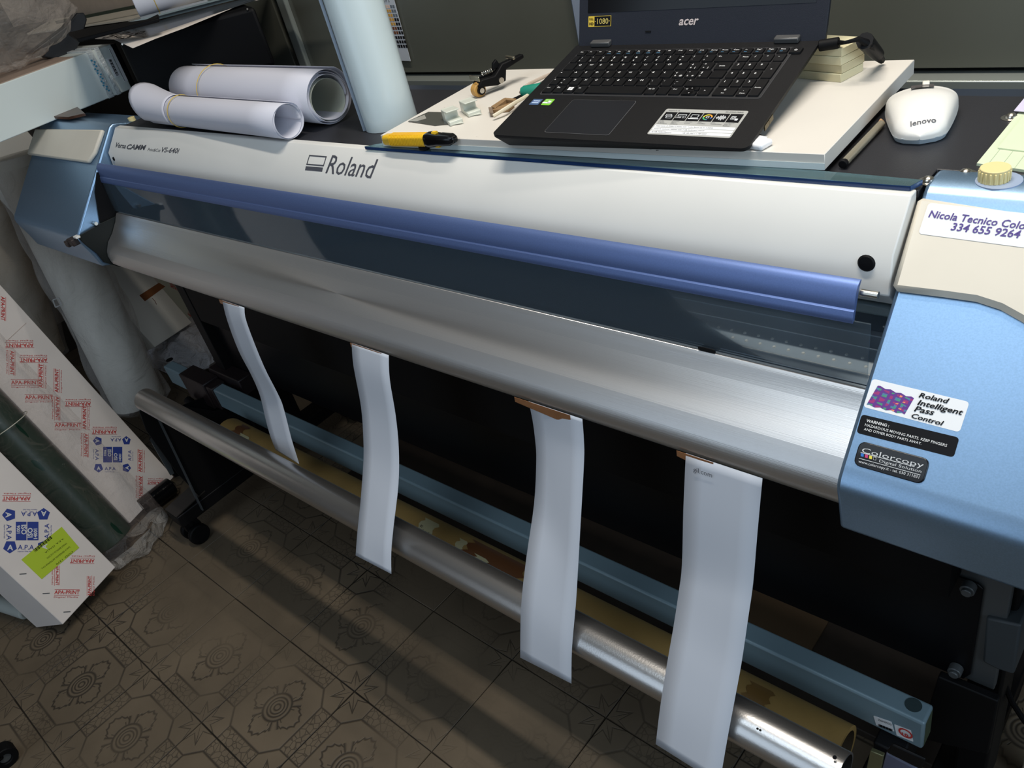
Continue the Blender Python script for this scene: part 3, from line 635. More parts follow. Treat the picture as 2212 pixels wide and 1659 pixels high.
# ---------------------------------------------------------------- laptop
T0 = V((1.1917, .4826, 1.133)); LM = Matrix(((0.997142, -0.0558717, 0.0508542), (0.0639805, 0.9824657, -0.1751221), (-0.04017797, 0.17787529, 0.98323248)))
LS = .8866; Ry = Matrix.Rotation(.024, 3, 'Z'); LC = V((.19, .13, 0))
def lp(u, v, h=0): return T0 + LM @ ((Ry @ (V((u, v, h)) - LC) + LC) * LS)
LN = (LM @ V((0, 0, 1))).normalized(); LX = (LM @ Ry @ V((1, 0, 0))).normalized(); LY = LN.cross(LX)
lt = root('laptop', lp(.19, .13, -.02), 'open black laptop propped up on the white board', 'laptop')
M_lap = mat('laptop_black_textured', (13, 13, 15), .5, spec=.3, bump=.25, bscale=1500)
M_key = mat('key_black', (9, 9, 11), .48, spec=.3); M_kleg = mat('key_legend', (238, 238, 238), .5); M_klb = mat('key_legend_blue', (90, 150, 190), .5)
base = MB()
def rr(u0, v0, u1, v1, r, h, seg=5):
    pts = []
    for cx, cy, a0 in ((u1 - r, v1 - r, 0), (u0 + r, v1 - r, 90), (u0 + r, v0 + r, 180), (u1 - r, v0 + r, 270)):
        for i in range(seg + 1): a = math.radians(a0 + 90 * i / seg); pts.append(lp(cx + r * math.cos(a), cy + r * math.sin(a), h))
    return pts
U1, V1 = .383, .258
tr_ = rr(-.001, -.001, U1, V1, .009, 0); br_ = [V((p_.x, p_.y, max(ZB + .0012, p_.z - .0185))) + (lp(.19, .13) - p_) * .075 for p_ in tr_]; mr_ = [p_ - LN * .004 for p_ in tr_]; nb_ = len(tr_)
for p_ in br_: p_.z = max(p_.z, ZB + .0008)
base.raw(br_ + mr_ + tr_, [tuple(range(nb_ - 1, -1, -1)), tuple(range(2 * nb_, 3 * nb_))] + [(k * nb_ + i, k * nb_ + (i + 1) % nb_, (k + 1) * nb_ + (i + 1) % nb_, (k + 1) * nb_ + i) for k in (0, 1) for i in range(nb_)])
put('base', base, M_lap, lt)
put('keyboard_well', MB().poly(rr(.0165, .1065, .3565, .2355, .005, .0001), LN * .0003), mat('keyboard_rim', (58, 58, 60), .45), lt)
kbw = MB().poly(rr(.0175, .1075, .3555, .2345, .0045, .0004), LN * .0002); kbd = put('keyboard', kbw, mat('keyboard_bed', (38, 38, 40), .5), lt)
def key(u0, v0, u1, v1, legs):
    gap = .0009; u0 += gap; u1 -= gap; v0 += gap; v1 -= gap
    m = MB(); k = .0012; b0 = rr(u0, v0, u1, v1, .0016, .0007, 2); t0 = rr(u0 + .0006, v0 + .0006, u1 - .0006, v1 - .0006, .0016, .0028, 2); n = len(b0)
    m.raw(b0 + t0, [tuple(range(n, 2 * n))] + [(i, (i + 1) % n, n + (i + 1) % n, n + i) for i in range(n)])
    for s_, du, dv, h_, mi in legs:
        m.text(s_, lp(u0 + du, v0 + dv, .00285), LX, LN, h=h_ * LS, mi=mi, lift=.0001)
    put('key', m, [M_key, M_kleg, M_klb], kbd)
p = .0213; r0 = .109; cw = .01860
# letter rows
def row(vi, u, items, w=cw, hh=p, v0=None):
    vv = r0 + vi * p if v0 is None else v0
    for it in items:
        s_, ww = (it if isinstance(it, tuple) else (it, w))
        legs = []
        if s_:
            parts = s_.split('|')
            legs.append((parts[0], .0028, .0115 if hh > .018 else .006, .0042 if len(parts[0]) < 3 else .0026, 1))
            if len(parts) > 1: legs.append((parts[1], .0028 if len(parts) < 3 else .0035, .0035, .0036, 1))
            if len(parts) > 2: legs.append((parts[2], .0105, .0035, .0034, 1))
        key(u, vv, u + ww, vv + hh, legs); u += ww
    return u
row(0, .0185, [('Ctrl', cw), ('Fn', cw), ('', cw), ('Alt', cw), ('', .0955), ('Alt Gr', .0186), ('', .0186), ('Ctrl', .0186), ('<', .0186)])
wk = MB()
for a_, b2 in ((0, 0), (1, 0), (0, 1), (1, 1)): wk.poly([lp(.0615 + a_ * .0045 + x_, .1165 + b2 * .0042 + y_, .0029) for x_, y_ in ((0, 0), (.0039, 0), (.0039, .0036), (0, .0036))], LN * .0001)
put('key_symbol', wk, M_kleg, kbd)
key(.2463, r0, .2673, r0 + p * .5, [('v', .008, .003, .003, 1)]); key(.2463, r0 + p * .5, .2673, r0 + p, [('^', .008, .003, .003, 1)])
key(.2673, r0, .2865, r0 + p, [('>', .007, .009, .003, 1)])
row(1, .0185, [('^', .0165), '>|<', 'Z', 'X', 'C', 'V', 'B', 'N', 'M', ';|,', ':|.', '_|-', ('^', .0469)])
row(2, .0185, [('a', .0247), 'A', 'S', 'D', 'F', 'G', 'H', 'J', 'K', 'L', 'ç|ò|@', '°|à|#', '§|ù', ('', .0212)])
row(3, .0185, [('', .0200), 'Q', 'W', 'E', 'R', 'T', 'Y', 'U', 'I', 'O', 'P', 'é|è|[', '*|+|]'])
key(.2635, r0 + 3 * p, .2870, r0 + 4 * p, [('Invio', .006, .008, .003, 1)])
row(4, .0185, [('|', .0130), '!|1', '"|2', '£|3', '$|4', '%|5', '&|6', '/|7', '(|8', ')|9', '=|0', "?|'", '^|ì', ('<-', .0323)])
u = .0185; fl_ = ['Esc', 'F1', 'F2', 'F3', 'F4', 'F5', 'F6', 'F7', 'F8', 'F9', 'F10', 'F11', 'F12', 'Stamp', 'Pausa', 'Canc', '<-', 'Pag^', 'Pagv', 'Fine']
for i, s_ in enumerate(fl_):
    legs = [(s_, .004, .0085, .0028, 1)]
    if 3 <= i <= 8 or 12 <= i: legs.append(('ooo' if i < 12 else 'inv', .004, .0035, .0026, 2))
    key(u, r0 + 5 * p, u + .01665, r0 + 5 * p + .0165, legs); u += .01665
key(u, r0 + 5 * p, .3700 - .0005, r0 + 5 * p + .0165, [('o', .006, .005, .006, 1)])
cn = .0163
for vi, its in ((4, ['Num', '/', '*', '-']), (3, ['7', '8', '9']), (2, ['4', '5', '6']), (1, ['1', '2', '3'])):
    u = .2885
    for s_ in its: key(u, r0 + vi * p, u + cn, r0 + (vi + 1) * p, [(s_, .005, .010, .0042 if len(s_) < 2 else .0028, 1)]); u += cn
key(.2885, r0, .2885 + cn * 2, r0 + p, [('0', .013, .011, .0042, 1), ('Ins', .012, .004, .0026, 1)])
key(.2885 + cn * 2, r0, .2885 + cn * 3, r0 + p, [('.', .007, .011, .0042, 1), ('Canc', .004, .004, .0026, 1)])
key(.2885 + cn * 3, r0, .2885 + cn * 4, r0 + 2 * p, [('Invio', .003, .018, .003, 1)]); key(.2885 + cn * 3, r0 + 2 * p, .2885 + cn * 4, r0 + 4 * p, [('+', .006, .020, .004, 1)])
# touchpad
tp = put('touchpad', MB().poly(rr(.0835, .0115, .1875, .0955, .004, .0002), LN * .0002), mat('touchpad_rim', (120, 120, 122), .3, .5), lt)
put('touch_surface', MB().poly(rr(.0842, .0122, .1868, .0948, .0036, .0005), LN * .0002), mat('touchpad_grey', (24, 25, 29), .42, spec=.35), tp)
# palm rest stickers
def lquad(mb, u0, v0, u1, v1, h, mi=0, th=.0001): return mb.poly([lp(u0, v0, h), lp(u1, v0, h), lp(u1, v1, h), lp(u0, v1, h)], LN * th, mi)
m = MB().poly(rr(.0150, .079, .0315, .0945, .001, .0002), LN * .0002)
st = put('badge', m, mat('badge_blue', (92, 118, 160), .25, .4), lt, label='small blue and white processor badge')
m = MB(); lquad(m, .0175, .083, .0290, .091, .0005); put('badge_print', m, mat('badge_pale', (170, 190, 215), .3), st)
m = MB(); m.text('intel', lp(.0180, .0855, .0007), LX, LN, w=.0100 * LS); put('lettering', m, M_navy, st)
m = MB().poly(rr(.0365, .079, .0525, .0955, .002, .0002), LN * .0002)
st = put('badge', m, mat('badge_green', (122, 190, 60), .3), lt, label='small green and white graphics badge')
m = MB(); lquad(m, .0365, .0835, .0500, .0875, .0005); m.poly([lp(.044, .084, .0005), lp(.049, .084, .0005), lp(.0505, .089, .0005), lp(.045, .0905, .0005)], LN * .0001)
m.text('GEFORCE', lp(.0385, .0905, .0005), LX, LN, w=.0115 * LS); put('badge_print', m, M_lab, st)
m = MB().poly(rr(.2405, .0185, .3535, .0785, .003, .0002), LN * .0002)
st = put('feature_sticker', m, mat('sticker_silver', (178, 178, 174), .4, .2), lt, label='large silver specification sticker with six black icon squares')
ik = MB(); iw = MB()
for i in range(6):
    u0 = .2435 + i * .0180; lquad(ik, u0, .0515, u0 + .0168, .0705, .0005)
    c = (u0 + .0084, .061)
    def rect(x0, y0, x1, y1, mi=0, c=c): lquad(iw, c[0] + x0, c[1] + y0, c[0] + x1, c[1] + y1, .0007, mi)
    def frame(x0, y0, x1, y1, t=.0006, mi=0):
        rect(x0, y0, x1, y0 + t, mi); rect(x0, y1 - t, x1, y1, mi); rect(x0, y0, x0 + t, y1, mi); rect(x1 - t, y0, x1, y1, mi)
    if i == 0: frame(-.005, -.001, .003, .004); frame(-.003, -.005, .005, .001)
    if i == 1: frame(-.006, .0005, .006, .0045); iw.text('USB 3.1', lp(c[0] - .0068, c[1] - .0045, .0007), LX, LN, w=.0135 * LS)
    if i == 2: frame(-.005, -.002, .005, .005); rect(-.007, -.005, .007, -.0035)
    if i == 3:
        for k in range(24):
            a0 = k * math.pi / 12; a1 = a0 + math.pi / 12
            if k in (19, 20, 21): continue
            iw.raw([lp(c[0] + math.cos(a) * r, c[1] + math.sin(a) * r, .0008) for a, r in ((a0, .0045), (a0, .0064), (a1, .0064), (a1, .0045))], [(0, 1, 2, 3)], 1 + k // 6)
        frame(-.002, -.002, .002, .002)
    if i == 4:
        for k in range(9): hh_ = (.001, .003, .002, .005, .004, .006, .003, .004, .0015)[k]; rect(-.0065 + k * .0015, -hh_, -.0065 + k * .0015 + .0008, hh_)
    if i == 5: frame(-.005, -.003, .001, .004); frame(-.0035, -.0015, -.0005, .0025); rect(.0015, -.005, .005, -.001)
for i in range(3): lquad(iw, .2425, .0215 + i * .0068, .3515, .0270 + i * .0068, .0005, 0)
put('icon_square', ik, M_black_ink, st, kind='stuff'); put('icon', iw, [M_lab, mat('icon_orange', (226, 150, 50), .5), mat('icon_yellow', (210, 200, 60), .5), mat('icon_green', (70, 160, 110), .5), mat('icon_blue', (60, 110, 190), .5)], st, kind='stuff')
m = MB(); m.text('Aspire E 15', lp(.2455, .0728, .0005), LX, LN, w=.0160 * LS); m.text('E5-575G-76RG', lp(.3250, .0728, .0005), LX, LN, w=.0230 * LS)
for i, (a, b2, c) in enumerate((('Nvidia', 'graphics', 'performance'), ('Reversible', 'Type-C', 'connector'), ('Ultra-Fast', 'wireless', ''), ('Acer', 'ColorBlast', ''), ('Acer', 'TrueHarmony', ''), ('Certified for', 'Skype for', 'Business'))):
    for k, s_ in enumerate((a, b2, c)):
        if s_: m.text(s_, lp(.2440 + i * .0180, .0485 - k * .0030, .0005), LX, LN, h=.0018 * LS)
for k, s_ in enumerate((' Intel Core i7-7500U 2.7GHz with Turbo Boost up to 3.5GHz', ' NVIDIA GeForce 940MX with 2 GB Dedicated VRAM', ' 16 GB DDR4 Memory                128 GB SSD + 1 TB HDD')):
    m.text(s_, lp(.2455, .0362 - k * .0068, .0008), LX, LN, h=.0022 * LS)
put('lettering', m, M_ink, st)
# ports on the right flank
put('usb_port', MB().par(lp(U1 - .0008, .052, -.0100), LX * .0012, LY * .0115, LN * .006), mat('port_gold', (90, 78, 46), .3, .7), lt)
put('usb_port', MB().par(lp(U1 - .0008, .066, -.0100), LX * .0012, LY * .0115, LN * .006), MATS['port_gold'], lt)
put('audio_port', MB().cyl(lp(U1 - .001, .038, -.0085), lp(U1 + .0006, .038, -.0085), .0026, n=12), M_blackm, lt)
# lid
la = math.radians(62); HD = V((0, math.cos(la), math.sin(la))); LD = (LM @ Ry @ HD).normalized(); LDn = LX.cross(LD).normalized()   # screen normal? flip towards user
if LDn.dot(CAM - lp(.19, .26)) < 0: LDn = -LDn
def ld(u, t, h=0): return lp(u, .2535, .004) + LD * t * LS + LDn * h * LS
def lrr(u0, t0, u1, t1, r, h, seg=4):
    pts = []
    for cx, cy, a0 in ((u1 - r, t1 - r, 0), (u0 + r, t1 - r, 90), (u0 + r, t0 + r, 180), (u1 - r, t0 + r, 270)):
        for i in range(seg + 1): a = math.radians(a0 + 90 * i / seg); pts.append(ld(cx + r * math.cos(a), cy + r * math.sin(a), h))
    return pts
M_bez = mat('bezel_blue_black', (30, 33, 42), .5, spec=.3, bump=.2, bscale=1500)
lid = put('lid', MB().poly(lrr(.004, -.008, .389, .262, .004, -.007), LDn * .007 * LS), M_bez, lt, bevel=.001)
put('screen', MB().poly(lrr(.020, .042, .372, .248, .001, .0001), LDn * .0003), mat('screen_off', (8, 8, 10), .15), lid)
put('hinge', MB().par(lp(.030, .2445, .0), LX * .030, LY * .010, LN * .007), mat('hinge_grey', (84, 84, 84), .35, .3), lt, bevel=.0015)
put('hinge', MB().par(lp(.322, .2445, .0), LX * .030, LY * .010, LN * .007), MATS['hinge_grey'], lt, bevel=.0015)
m = MB(); m.text('acer', ld(.1760, .0205, .0002), LX, LDn, w=.0310 * LS, shear=.25, offset=.02, hs=1.0); put('lettering', m, mat('silver_ink', (200, 185, 180), .35, .3), lid)
m = MB().poly(lrr(.0215, .0225, .0620, .0375, .0005, .0002), LDn * .0002)
st = put('display_sticker', m, mat('sticker_gold', (206, 176, 60), .4), lid, label='black and yellow full screen resolution sticker')
m = MB().poly(lrr(.0325, .0232, .0612, .0368, .0003, .0005), LDn * .0001); put('sticker_print', m, M_black_ink, st)
m = MB(); m.text('·1080·', ld(.0335, .0260, .0007), LX, LDn, w=.0265 * LS, h=.0080 * LS); put('lettering', m, mat('gold_ink', (206, 186, 100), .5), st)
m = MB(); m.text('FULL', ld(.0235, .0320, .0005), LX, LDn, w=.0075 * LS, h=.003 * LS, offset=.02); m.text('HD', ld(.0235, .0250, .0005), LX, LDn, w=.0075 * LS, offset=.03); put('lettering', m, M_black_ink, st)
put('lid_bump', MB().par(ld(.122, .012, 0), LX * .008, LD * .002, LDn * .001), M_blackm, lid)
# power plug and cable
pc = root('power_cable', lp(.40, .24, -.01), 'black laptop power cable with ribbed plug and velcro tie', 'cable')
put('plug', MB().cyl(lp(.383, .246, -.004), lp(.408, .249, -.002), .0065, n=14), M_blackm, pc, bevel=.001)
c1 = [lp(.408, .249, -.002), onz((1825, 92), 1.165), onz((1855, 84), 1.165), onz((1878, 96), 1.155), onz((1893, 118), 1.13), onz((1905, 131), 1.118)]
put('cord', MB().tube(c1, [.003, .002, .003, .005, .006, .004], 8), M_blackm, pc)
put('velcro_tie', MB().cyl(onz((1868, 88), 1.16), onz((1896, 118), 1.13), .0095, .0075, n=10), M_black, pc)

# wood block stack under the laptop's back right corner
M_mdf = mat('pale_mdf', (212, 204, 168), .6, noise=.05, nscale=30); M_mdf2 = mat('pale_mdf_edge', (198, 188, 152), .7, noise=.1, nscale=50)
e1 = V((.0540, -.0135, 0)); e1 = e1.normalized(); e2 = V((0, 0, 1)).cross(e1)
O = V((1.5415, .7230, ZB))
for i in range(4):
    r_ = ('topmost' if i == 3 else 'third from the bottom' if i == 2 else 'second from the bottom' if i == 1 else 'lowest')
    k = MB().par(O - e1 * .095 + V((0, 0, .0098 * i + .0001)) + e2 * random.uniform(-.001, .001), e1 * (.095 + random.uniform(-.001, .001)), e2 * .042, V((0, 0, .0095)))
    tag(put('wood_offcut', k, [M_mdf, M_mdf2][i % 2] if i < 3 else M_mdf, bevel=.0004, seg=1), 'pale board offcut under the laptop, %s of the stack' % r_, 'block', 'offcuts stacked under the laptop')
# usb adapter
a = onz((1610, 322), ZB); bdir = V((.8, .42, 0)).normalized()
us = root('usb_adapter', onz((1636, 312), ZB), 'tiny white plastic adapter beside the laptop corner', 'adapter')
ux = (onz((1640, 326), ZB) - onz((1607, 320), ZB)).normalized(); uy = V((0, 0, 1)).cross(ux)
put('body', MB().par(onz((1607, 322), ZB) + V((0, 0, .0002)), ux * .023, uy * .020, V((0, 0, .0075))), mat('glossy_white', (236, 236, 238), .25), us, bevel=.003, seg=4)
put('button', MB().par(onz((1609, 319), ZB) + V((0, 0, .0072)) + uy * .004 + ux * .002, ux * .015, uy * .013, V((0, 0, .001))), MATS['glossy_white'], us, bevel=.0008)
# pen along the right edge of the board
pn = root('ballpoint_pen', onz((1840, 308), 1.094), 'clear ballpoint pen lying against the board edge', 'pen')
pa, pb = onz((1796, 354), 1.0935), onz((1889, 258), 1.0935); d_ = pb - pa
pa.x = 1.6185; pb.x = 1.611 
put('barrel', MB().cyl(pa + d_ * .04, pa + d_ * .9, .0042, n=12), mat('clear_barrel', (168, 160, 140), .2, trans=.5), pn)
put('cap', MB().cyl(pa, pa + d_ * .05, .0046, n=12), M_blackm, pn, bevel=.001)
put('tip', MB().cyl(pa + d_ * .9, pb, .0042, .0012, n=12), mat('tip_orange', (190, 150, 110), .4), pn)
# mouse
mx = V((-.31, .95, 0)).normalized(); my = V((0, 0, 1)).cross(mx); MO = V((1.6700, .6085, ZD))
def msh(u, v):   # u 0 near .. 1 far ; v 0..1 around upper shell
    wd = .0365 * (1 - .42 * (1 - u) ** 1.9)
    if u < .16: wd *= math.sqrt(max(0, 1 - (1 - u / .16) ** 2)) * .999 + .001
    cap = 1.0
    if u > .88: cap = math.sqrt(max(0, 1 - ((u - .88) / .12) ** 2)); wd *= .90 + .10 * cap
    L = .106 * u
    a = math.pi * v; cx = math.cos(a); sx = abs(math.sin(a)) ** .5
    hgt = (.020 + .014 * math.sin(min(1, u * 1.2) * math.pi * .75)) * (.35 + .65 * cap)
    if u < .16: hgt *= .55 + .45 * (u / .16)
    return MO + mx * (L - .012 * cx * cx * max(0, u - .5) * 1.4) + my * (-cx * wd) + V((0, 0, .006 + (hgt - .006) * sx))
mo = root('computer_mouse', MO + mx * .05, 'white wireless mouse with grey wheel window on the black deck', 'mouse')
M_mouse = mat('mouse_white', (226, 224, 218), .28)
m = MB().grid(lambda u, v: msh(u, v), 24, 20); put('shell', m, M_mouse, mo, subsurf=1)
def mlow(u, v):
    p_ = msh(u, 0 if v < .5 else 1); return p_
ring = [msh(i / 20, 0) for i in range(21)] + [msh(1, j / 10) * 1 for j in range(1, 10)][:0] + [msh(1 - i / 20, 1) for i in range(21)]
low = [V((p_.x, p_.y, ZD + .0005)) + (MO + mx * .05 - V((p_.x, p_.y, ZD))) * .08 for p_ in ring]; top = [p_ + V((0, 0, .001)) for p_ in ring]
n = len(ring); put('base', MB().raw(low + top, [tuple(range(n - 1, -1, -1)), tuple(range(n, 2 * n))] + [(i, (i + 1) % n, n + (i + 1) % n, n + i) for i in range(n)]), mat('mouse_base', (178, 192, 202), .35), mo)
wp = [msh(.955, .5), msh(.80, .5)]
m = MB(); m.grid(lambda u, v: msh(.74 + .17 * u, .40 + .20 * v) + V((0, 0, .0016)), 6, 6); put('wheel_window', m, mat('smoky_window', (84, 80, 80), .2), mo)
wc = msh(.93, .47); put('scroll_wheel', MB().cyl(wc + my * -.0035 + V((0, 0, -.001)), wc + my * .0035 + V((0, 0, -.001)), .0065, n=20), mat('rubber_cream', (214, 208, 196), .5), mo, bevel=.001)
pl_ = Plane(msh(.52, .5) + V((0, 0, .0004)), V((0, 0, 1)) * .97 + mx * -.1)
vs, fs, tw = text_mesh('lenovo', 2, .02, .0)
m = MB(); P0_ = pl_((1968, 250)); P1_ = pl_((2024, 243)); dx_ = (P1_ - P0_); kx = dx_.length / tw; dx_.normalize(); dy_ = pl_.n.cross(dx_) * .75
pts = []
for v_ in vs:
    q_ = P0_ + dx_ * v_.x * kx + dy_ * v_.y * kx * .9
    t_x = (q_ - MO).dot(my); t_y = (q_ - MO).dot(mx) / .106
    wd = .0365 * (1 - .42 * (1 - t_y) ** 1.9); c_ = max(-1, min(1, t_x / wd)); vv_ = math.acos(-c_) / math.pi
    pp = msh(t_y, vv_); pts.append(V((q_.x, q_.y, pp.z + .0005)))
m.raw(pts, fs); put('lettering', m, M_ink, mo)
# green papers at right
pp = root('graph_paper_pad', (1.80, .63, ZD), 'pale green squared pad lying at the right edge of the deck', 'paper')
M_gp = mat('pale_green_paper', (206, 218, 188), .7, noise=.03, nscale=40)
q0 = onz((2110, 352), 1.091); q1 = onz((2212, 228), 1.091); dy = (q1 - q0).normalized(); dxp = V((dy.y, -dy.x, 0))
ang_ = (onz((2212, 366), 1.091) - q0).normalized()
put('pad', MB().par(q0 - V((0, 0, .0028)), ang_ * .21, dy * .20, V((0, 0, .0026))), [M_gp], pp)
put('cover_flap', MB().par(q0 + dy * .036 + ang_ * .008, ang_ * .20, dy * .13, V((0, 0, .0012))), M_gp, pp)
m = MB()
for i in range(14): 
    a = q0 + ang_ * (.01 + .012 * i) + V((0, 0, .00005)); m.par(a, ang_ * .0003, dy * .036, V((0, 0, .0001)))
put('ruled_lines', m, mat('rule_grey', (176, 192, 164), .7), pp, kind='stuff')
tag(put('paper_sheet', MB().par(onz((2190, 240), 1.0935), ang_ * .1, dy * .1, V((0, 0, .0006))), mat('violet_paper', (206, 200, 222), .6)), 'white sheet on top of the green pad at the frame edge', 'paper')

# ---------------------------------------------------------------- small parts on the board
kn = root('utility_knife', onz((905, 305), 1.112), 'yellow and black snap off utility knife on the board front edge', 'knife')
ka, kb2 = onz((832, 301), 1.108), onz((984, 301), 1.115); kd = (kb2 - ka).normalized(); ks = V((0, 0, 1)).cross(kd)
def kn_sec(t, w_, h_): return [ka + kd * t + ks * (sx_ * w_) + V((0, 0, sz_ * h_)) for sx_, sz_ in ((-1, -.6), (-.6, -1), (.6, -1), (1, -.6), (1, .6), (.6, 1), (-.6, 1), (-1, .6))]
def loft(secs, mi=0):
    m = MB(); n = len(secs[0]); vs = [p_ for s_ in secs for p_ in s_]; fs = [tuple(range(n - 1, -1, -1)), tuple(range(len(vs) - n, len(vs)))]
    for i in range(len(secs) - 1):
        for j in range(n): fs.append((i * n + j, i * n + (j + 1) % n, (i + 1) * n + (j + 1) % n, (i + 1) * n + j))
    return m.raw(vs, fs, mi)
KL = (kb2 - ka).length
put('handle', loft([kn_sec(0, .006, .006), kn_sec(.004, .008, .0075), kn_sec(.09, .0085, .0085), kn_sec(KL * .70, .0085, .009)]), mat('knife_yellow', (232, 186, 40), .4), kn, bevel=.0015)
for i in range(22):
    t_ = .018 + i * .0034
    put('grip_rib', loft([kn_sec(t_, .0089, .0088), kn_sec(t_ + .0015, .0089, .0088)]), MATS['knife_yellow'], kn) if i % 1 == 0 else None
put('nose', loft([kn_sec(KL * .62, .0095, .0095), kn_sec(KL * .68, .0102, .0102), kn_sec(KL * .80, .0095, .008), kn_sec(KL * .95, .009, .0068), kn_sec(KL, .005, .004)]), mat('gloss_black_plastic', (16, 16, 18), .15), kn, bevel=.002)
put('slider', loft([kn_sec(KL * .72, .004, .0115), kn_sec(KL * .77, .004, .0115)]), MATS['knife_yellow'], kn)
wc = onz((917, 316), 1.1); put('lock_wheel', MB().cyl(wc + V((0, 0, -.0035)), wc + V((0, 0, .002)), .009, .009, n=20), M_blackm, kn, bevel=.001)
# dark plate
dp = [onz(q, ZB + .0004) for q in ((882, 263), (926, 243), (963, 244), (975, 268), (940, 272))]
mp = root('plastic_card', dp[0], 'dark grey transparent card under the nearer white clip', 'card')
put('card', MB().poly(dp, (0, 0, .0012)), mat('grey_film', (78, 78, 72), .15), mp)
put('card_label', MB().poly([onz(q, ZB + .0018) for q in ((882, 262), (917, 248), (921, 256), (900, 262))], (0, 0, .0002)), mat('grey_label', (150, 148, 140), .4), mp)
# white plastic clips
M_clip = mat('milky_nylon', (222, 226, 214), .35, trans=.15)
def clip(q, lab):
    c = onz(q, ZB + .0003); r_ = root('plastic_clip', c, lab, 'clip', 'white nylon clips on the board'); ex = V((.86, -.5, 0)).normalized(); ey = V((.5, .86, 0)).normalized()
    o = c - ex * .020 - ey * .010; K_ = 1.35
    ex = ex * 1.35; ey = ey * 1.35; put('block', MB().par(o, ex * .014, ey * .015, V((0, 0, .0165))), M_clip, r_, bevel=.001)
    put('lower_jaw', MB().par(o + ex * .012, ex * .018, ey * .015, V((0, 0, .006))), M_clip, r_, bevel=.001)
    put('upper_jaw', MB().poly([o + ex * .004 + V((0, 0, .012)), o + ex * .026 + V((0, 0, .018)), o + ex * .026 + V((0, 0, .0195)), o + ex * .004 + V((0, 0, .0165))], ey * .015), M_clip, r_, bevel=.0006)
    put('tongue', MB().poly([o + ex * .028 + V((0, 0, .001)), o + ex * .028 + ey * .012 + V((0, 0, .001)), o + ex * .036 + ey * .014 + V((0, 0, .001))], (0, 0, .001)), M_clip, r_)
clip((979, 262), 'white nylon clip, the nearer one, beside the yellow knife'); clip((1018, 243), 'white nylon clip, the farther one, behind its twin')
# pinch roller assembly
pr2 = root('pinch_roller_arm', onz((1045, 195), ZB), 'black pinch roller arm with tan rubber wheel and chrome plates', 'roller')
wc = onz((1033, 194), ZB + .0105); ax_ = V((.95, -.3, 0)).normalized(); ay_ = V((0, 0, 1)).cross(ax_)
put('wheel', MB().cyl(wc - ax_ * .007, wc + ax_ * .007, .0105, n=24), mat('tan_rubber', (186, 142, 74), .5), pr2, bevel=.0015)
put('axle', MB().cyl(wc - ax_ * .011, wc + ax_ * .013, .004, n=12), M_steel, pr2)
put('hub', MB().cyl(wc + ax_ * .008, wc + ax_ * .0125, .0062, n=20), M_blackm, pr2)
bo = wc + V((0, 0, .004))
put('arm', MB().poly([bo - ay_ * .004 + V((0, 0, .002)), bo + ay_ * .03 + V((0, 0, -.006)), bo + ay_ * .045 + V((0, 0, -.004)), bo + ay_ * .05 + V((0, 0, .012)), bo + ay_ * .085 + V((0, 0, .018)), bo + ay_ * .085 + V((0, 0, .024)), bo + ay_ * .045 + V((0, 0, .022)), bo + ay_ * .028 + V((0, 0, .009)), bo + ay_ * .004 + V((0, 0, .011))], ax_ * .012), M_blackm, pr2, bevel=.0015)
put('arm', MB().poly([bo - ax_ * .011 - ay_ * .004 + V((0, 0, .002)), bo - ax_ * .011 + ay_ * .04 + V((0, 0, -.004)), bo - ax_ * .011 + ay_ * .045 + V((0, 0, .012)), bo - ax_ * .011 + ay_ * .005 + V((0, 0, .012))], ax_ * .004), M_blackm, pr2, bevel=.001)
put('second_axle', MB().cyl(bo + ay_ * .036 + ax_ * .010, bo + ay_ * .036 + ax_ * .0145, .0045, n=16), M_steel, pr2)
put('chrome_plate', MB().par(bo + V((0, 0, .0115)) - ax_ * .012 - ay_ * .004, ax_ * .03, V((0, 0, .007)), ay_ * .002), mat('chrome_tan', (190, 180, 158), .15, .9), pr2, bevel=.0005)
put('chrome_plate', MB().par(bo + V((0, 0, .023)) + ay_ * .062 - ax_ * .006, ax_ * .024, V((0, 0, .004)), ay_ * .004), MATS['chrome_tan'], pr2, bevel=.0005)
sp = []
for i in range(60):
    t_ = i / 59; a_ = t_ * 2 * math.pi * 6; sp.append(bo + V((0, 0, .016)) + ay_ * (.012 + .02 * t_) + ax_ * .003 * math.cos(a_) + V((0, 0, .003 * math.sin(a_))))
put('spring', MB().tube(sp, .0007, 6), M_steel, pr2)
put('catch', MB().poly([bo + ay_ * .03 + V((0, 0, .016)), bo + ay_ * .045 + V((0, 0, .018)), bo + ay_ * .04 + V((0, 0, .03)), bo + ay_ * .033 + V((0, 0, .026))], ax_ * .006), M_blackm, pr2, bevel=.001)
# green screwdriver tip, usb cable, wooden peg half hidden under the laptop
sd = root('green_screwdriver', onz((1140, 198), ZB), 'green tape wrapped handle sticking out under the laptop', 'tool')
put('handle', MB().lathe([(0, 0), (.006, .001), (.0085, .006), (.009, .03), (.0085, .055), (0, .056)], onz((1125, 199), ZB + .0095), (.9, .42, 0), 16), mat('green_grip', (24, 128, 108), .45), sd)
wk_ = root('wooden_gadget', onz((1090, 235), ZB), 'tan plastic bracket with slots beneath the laptop corner', 'bracket')
def oq(q, z=ZB + .0003): return onz(q, z)
M_tan = mat('tan_wood', (150, 120, 84), .55, noise=.2, nscale=60)
put('bar', MB().poly([oq((1063, 241)), oq((1092, 222)), oq((1096, 226)), oq((1072, 244))], (0, 0, .008)), M_tan, wk_, bevel=.001)
put('bar', MB().poly([oq((1092, 222)), oq((1118, 224)), oq((1112, 228)), oq((1096, 226))], (0, 0, .008)), M_tan, wk_, bevel=.001)
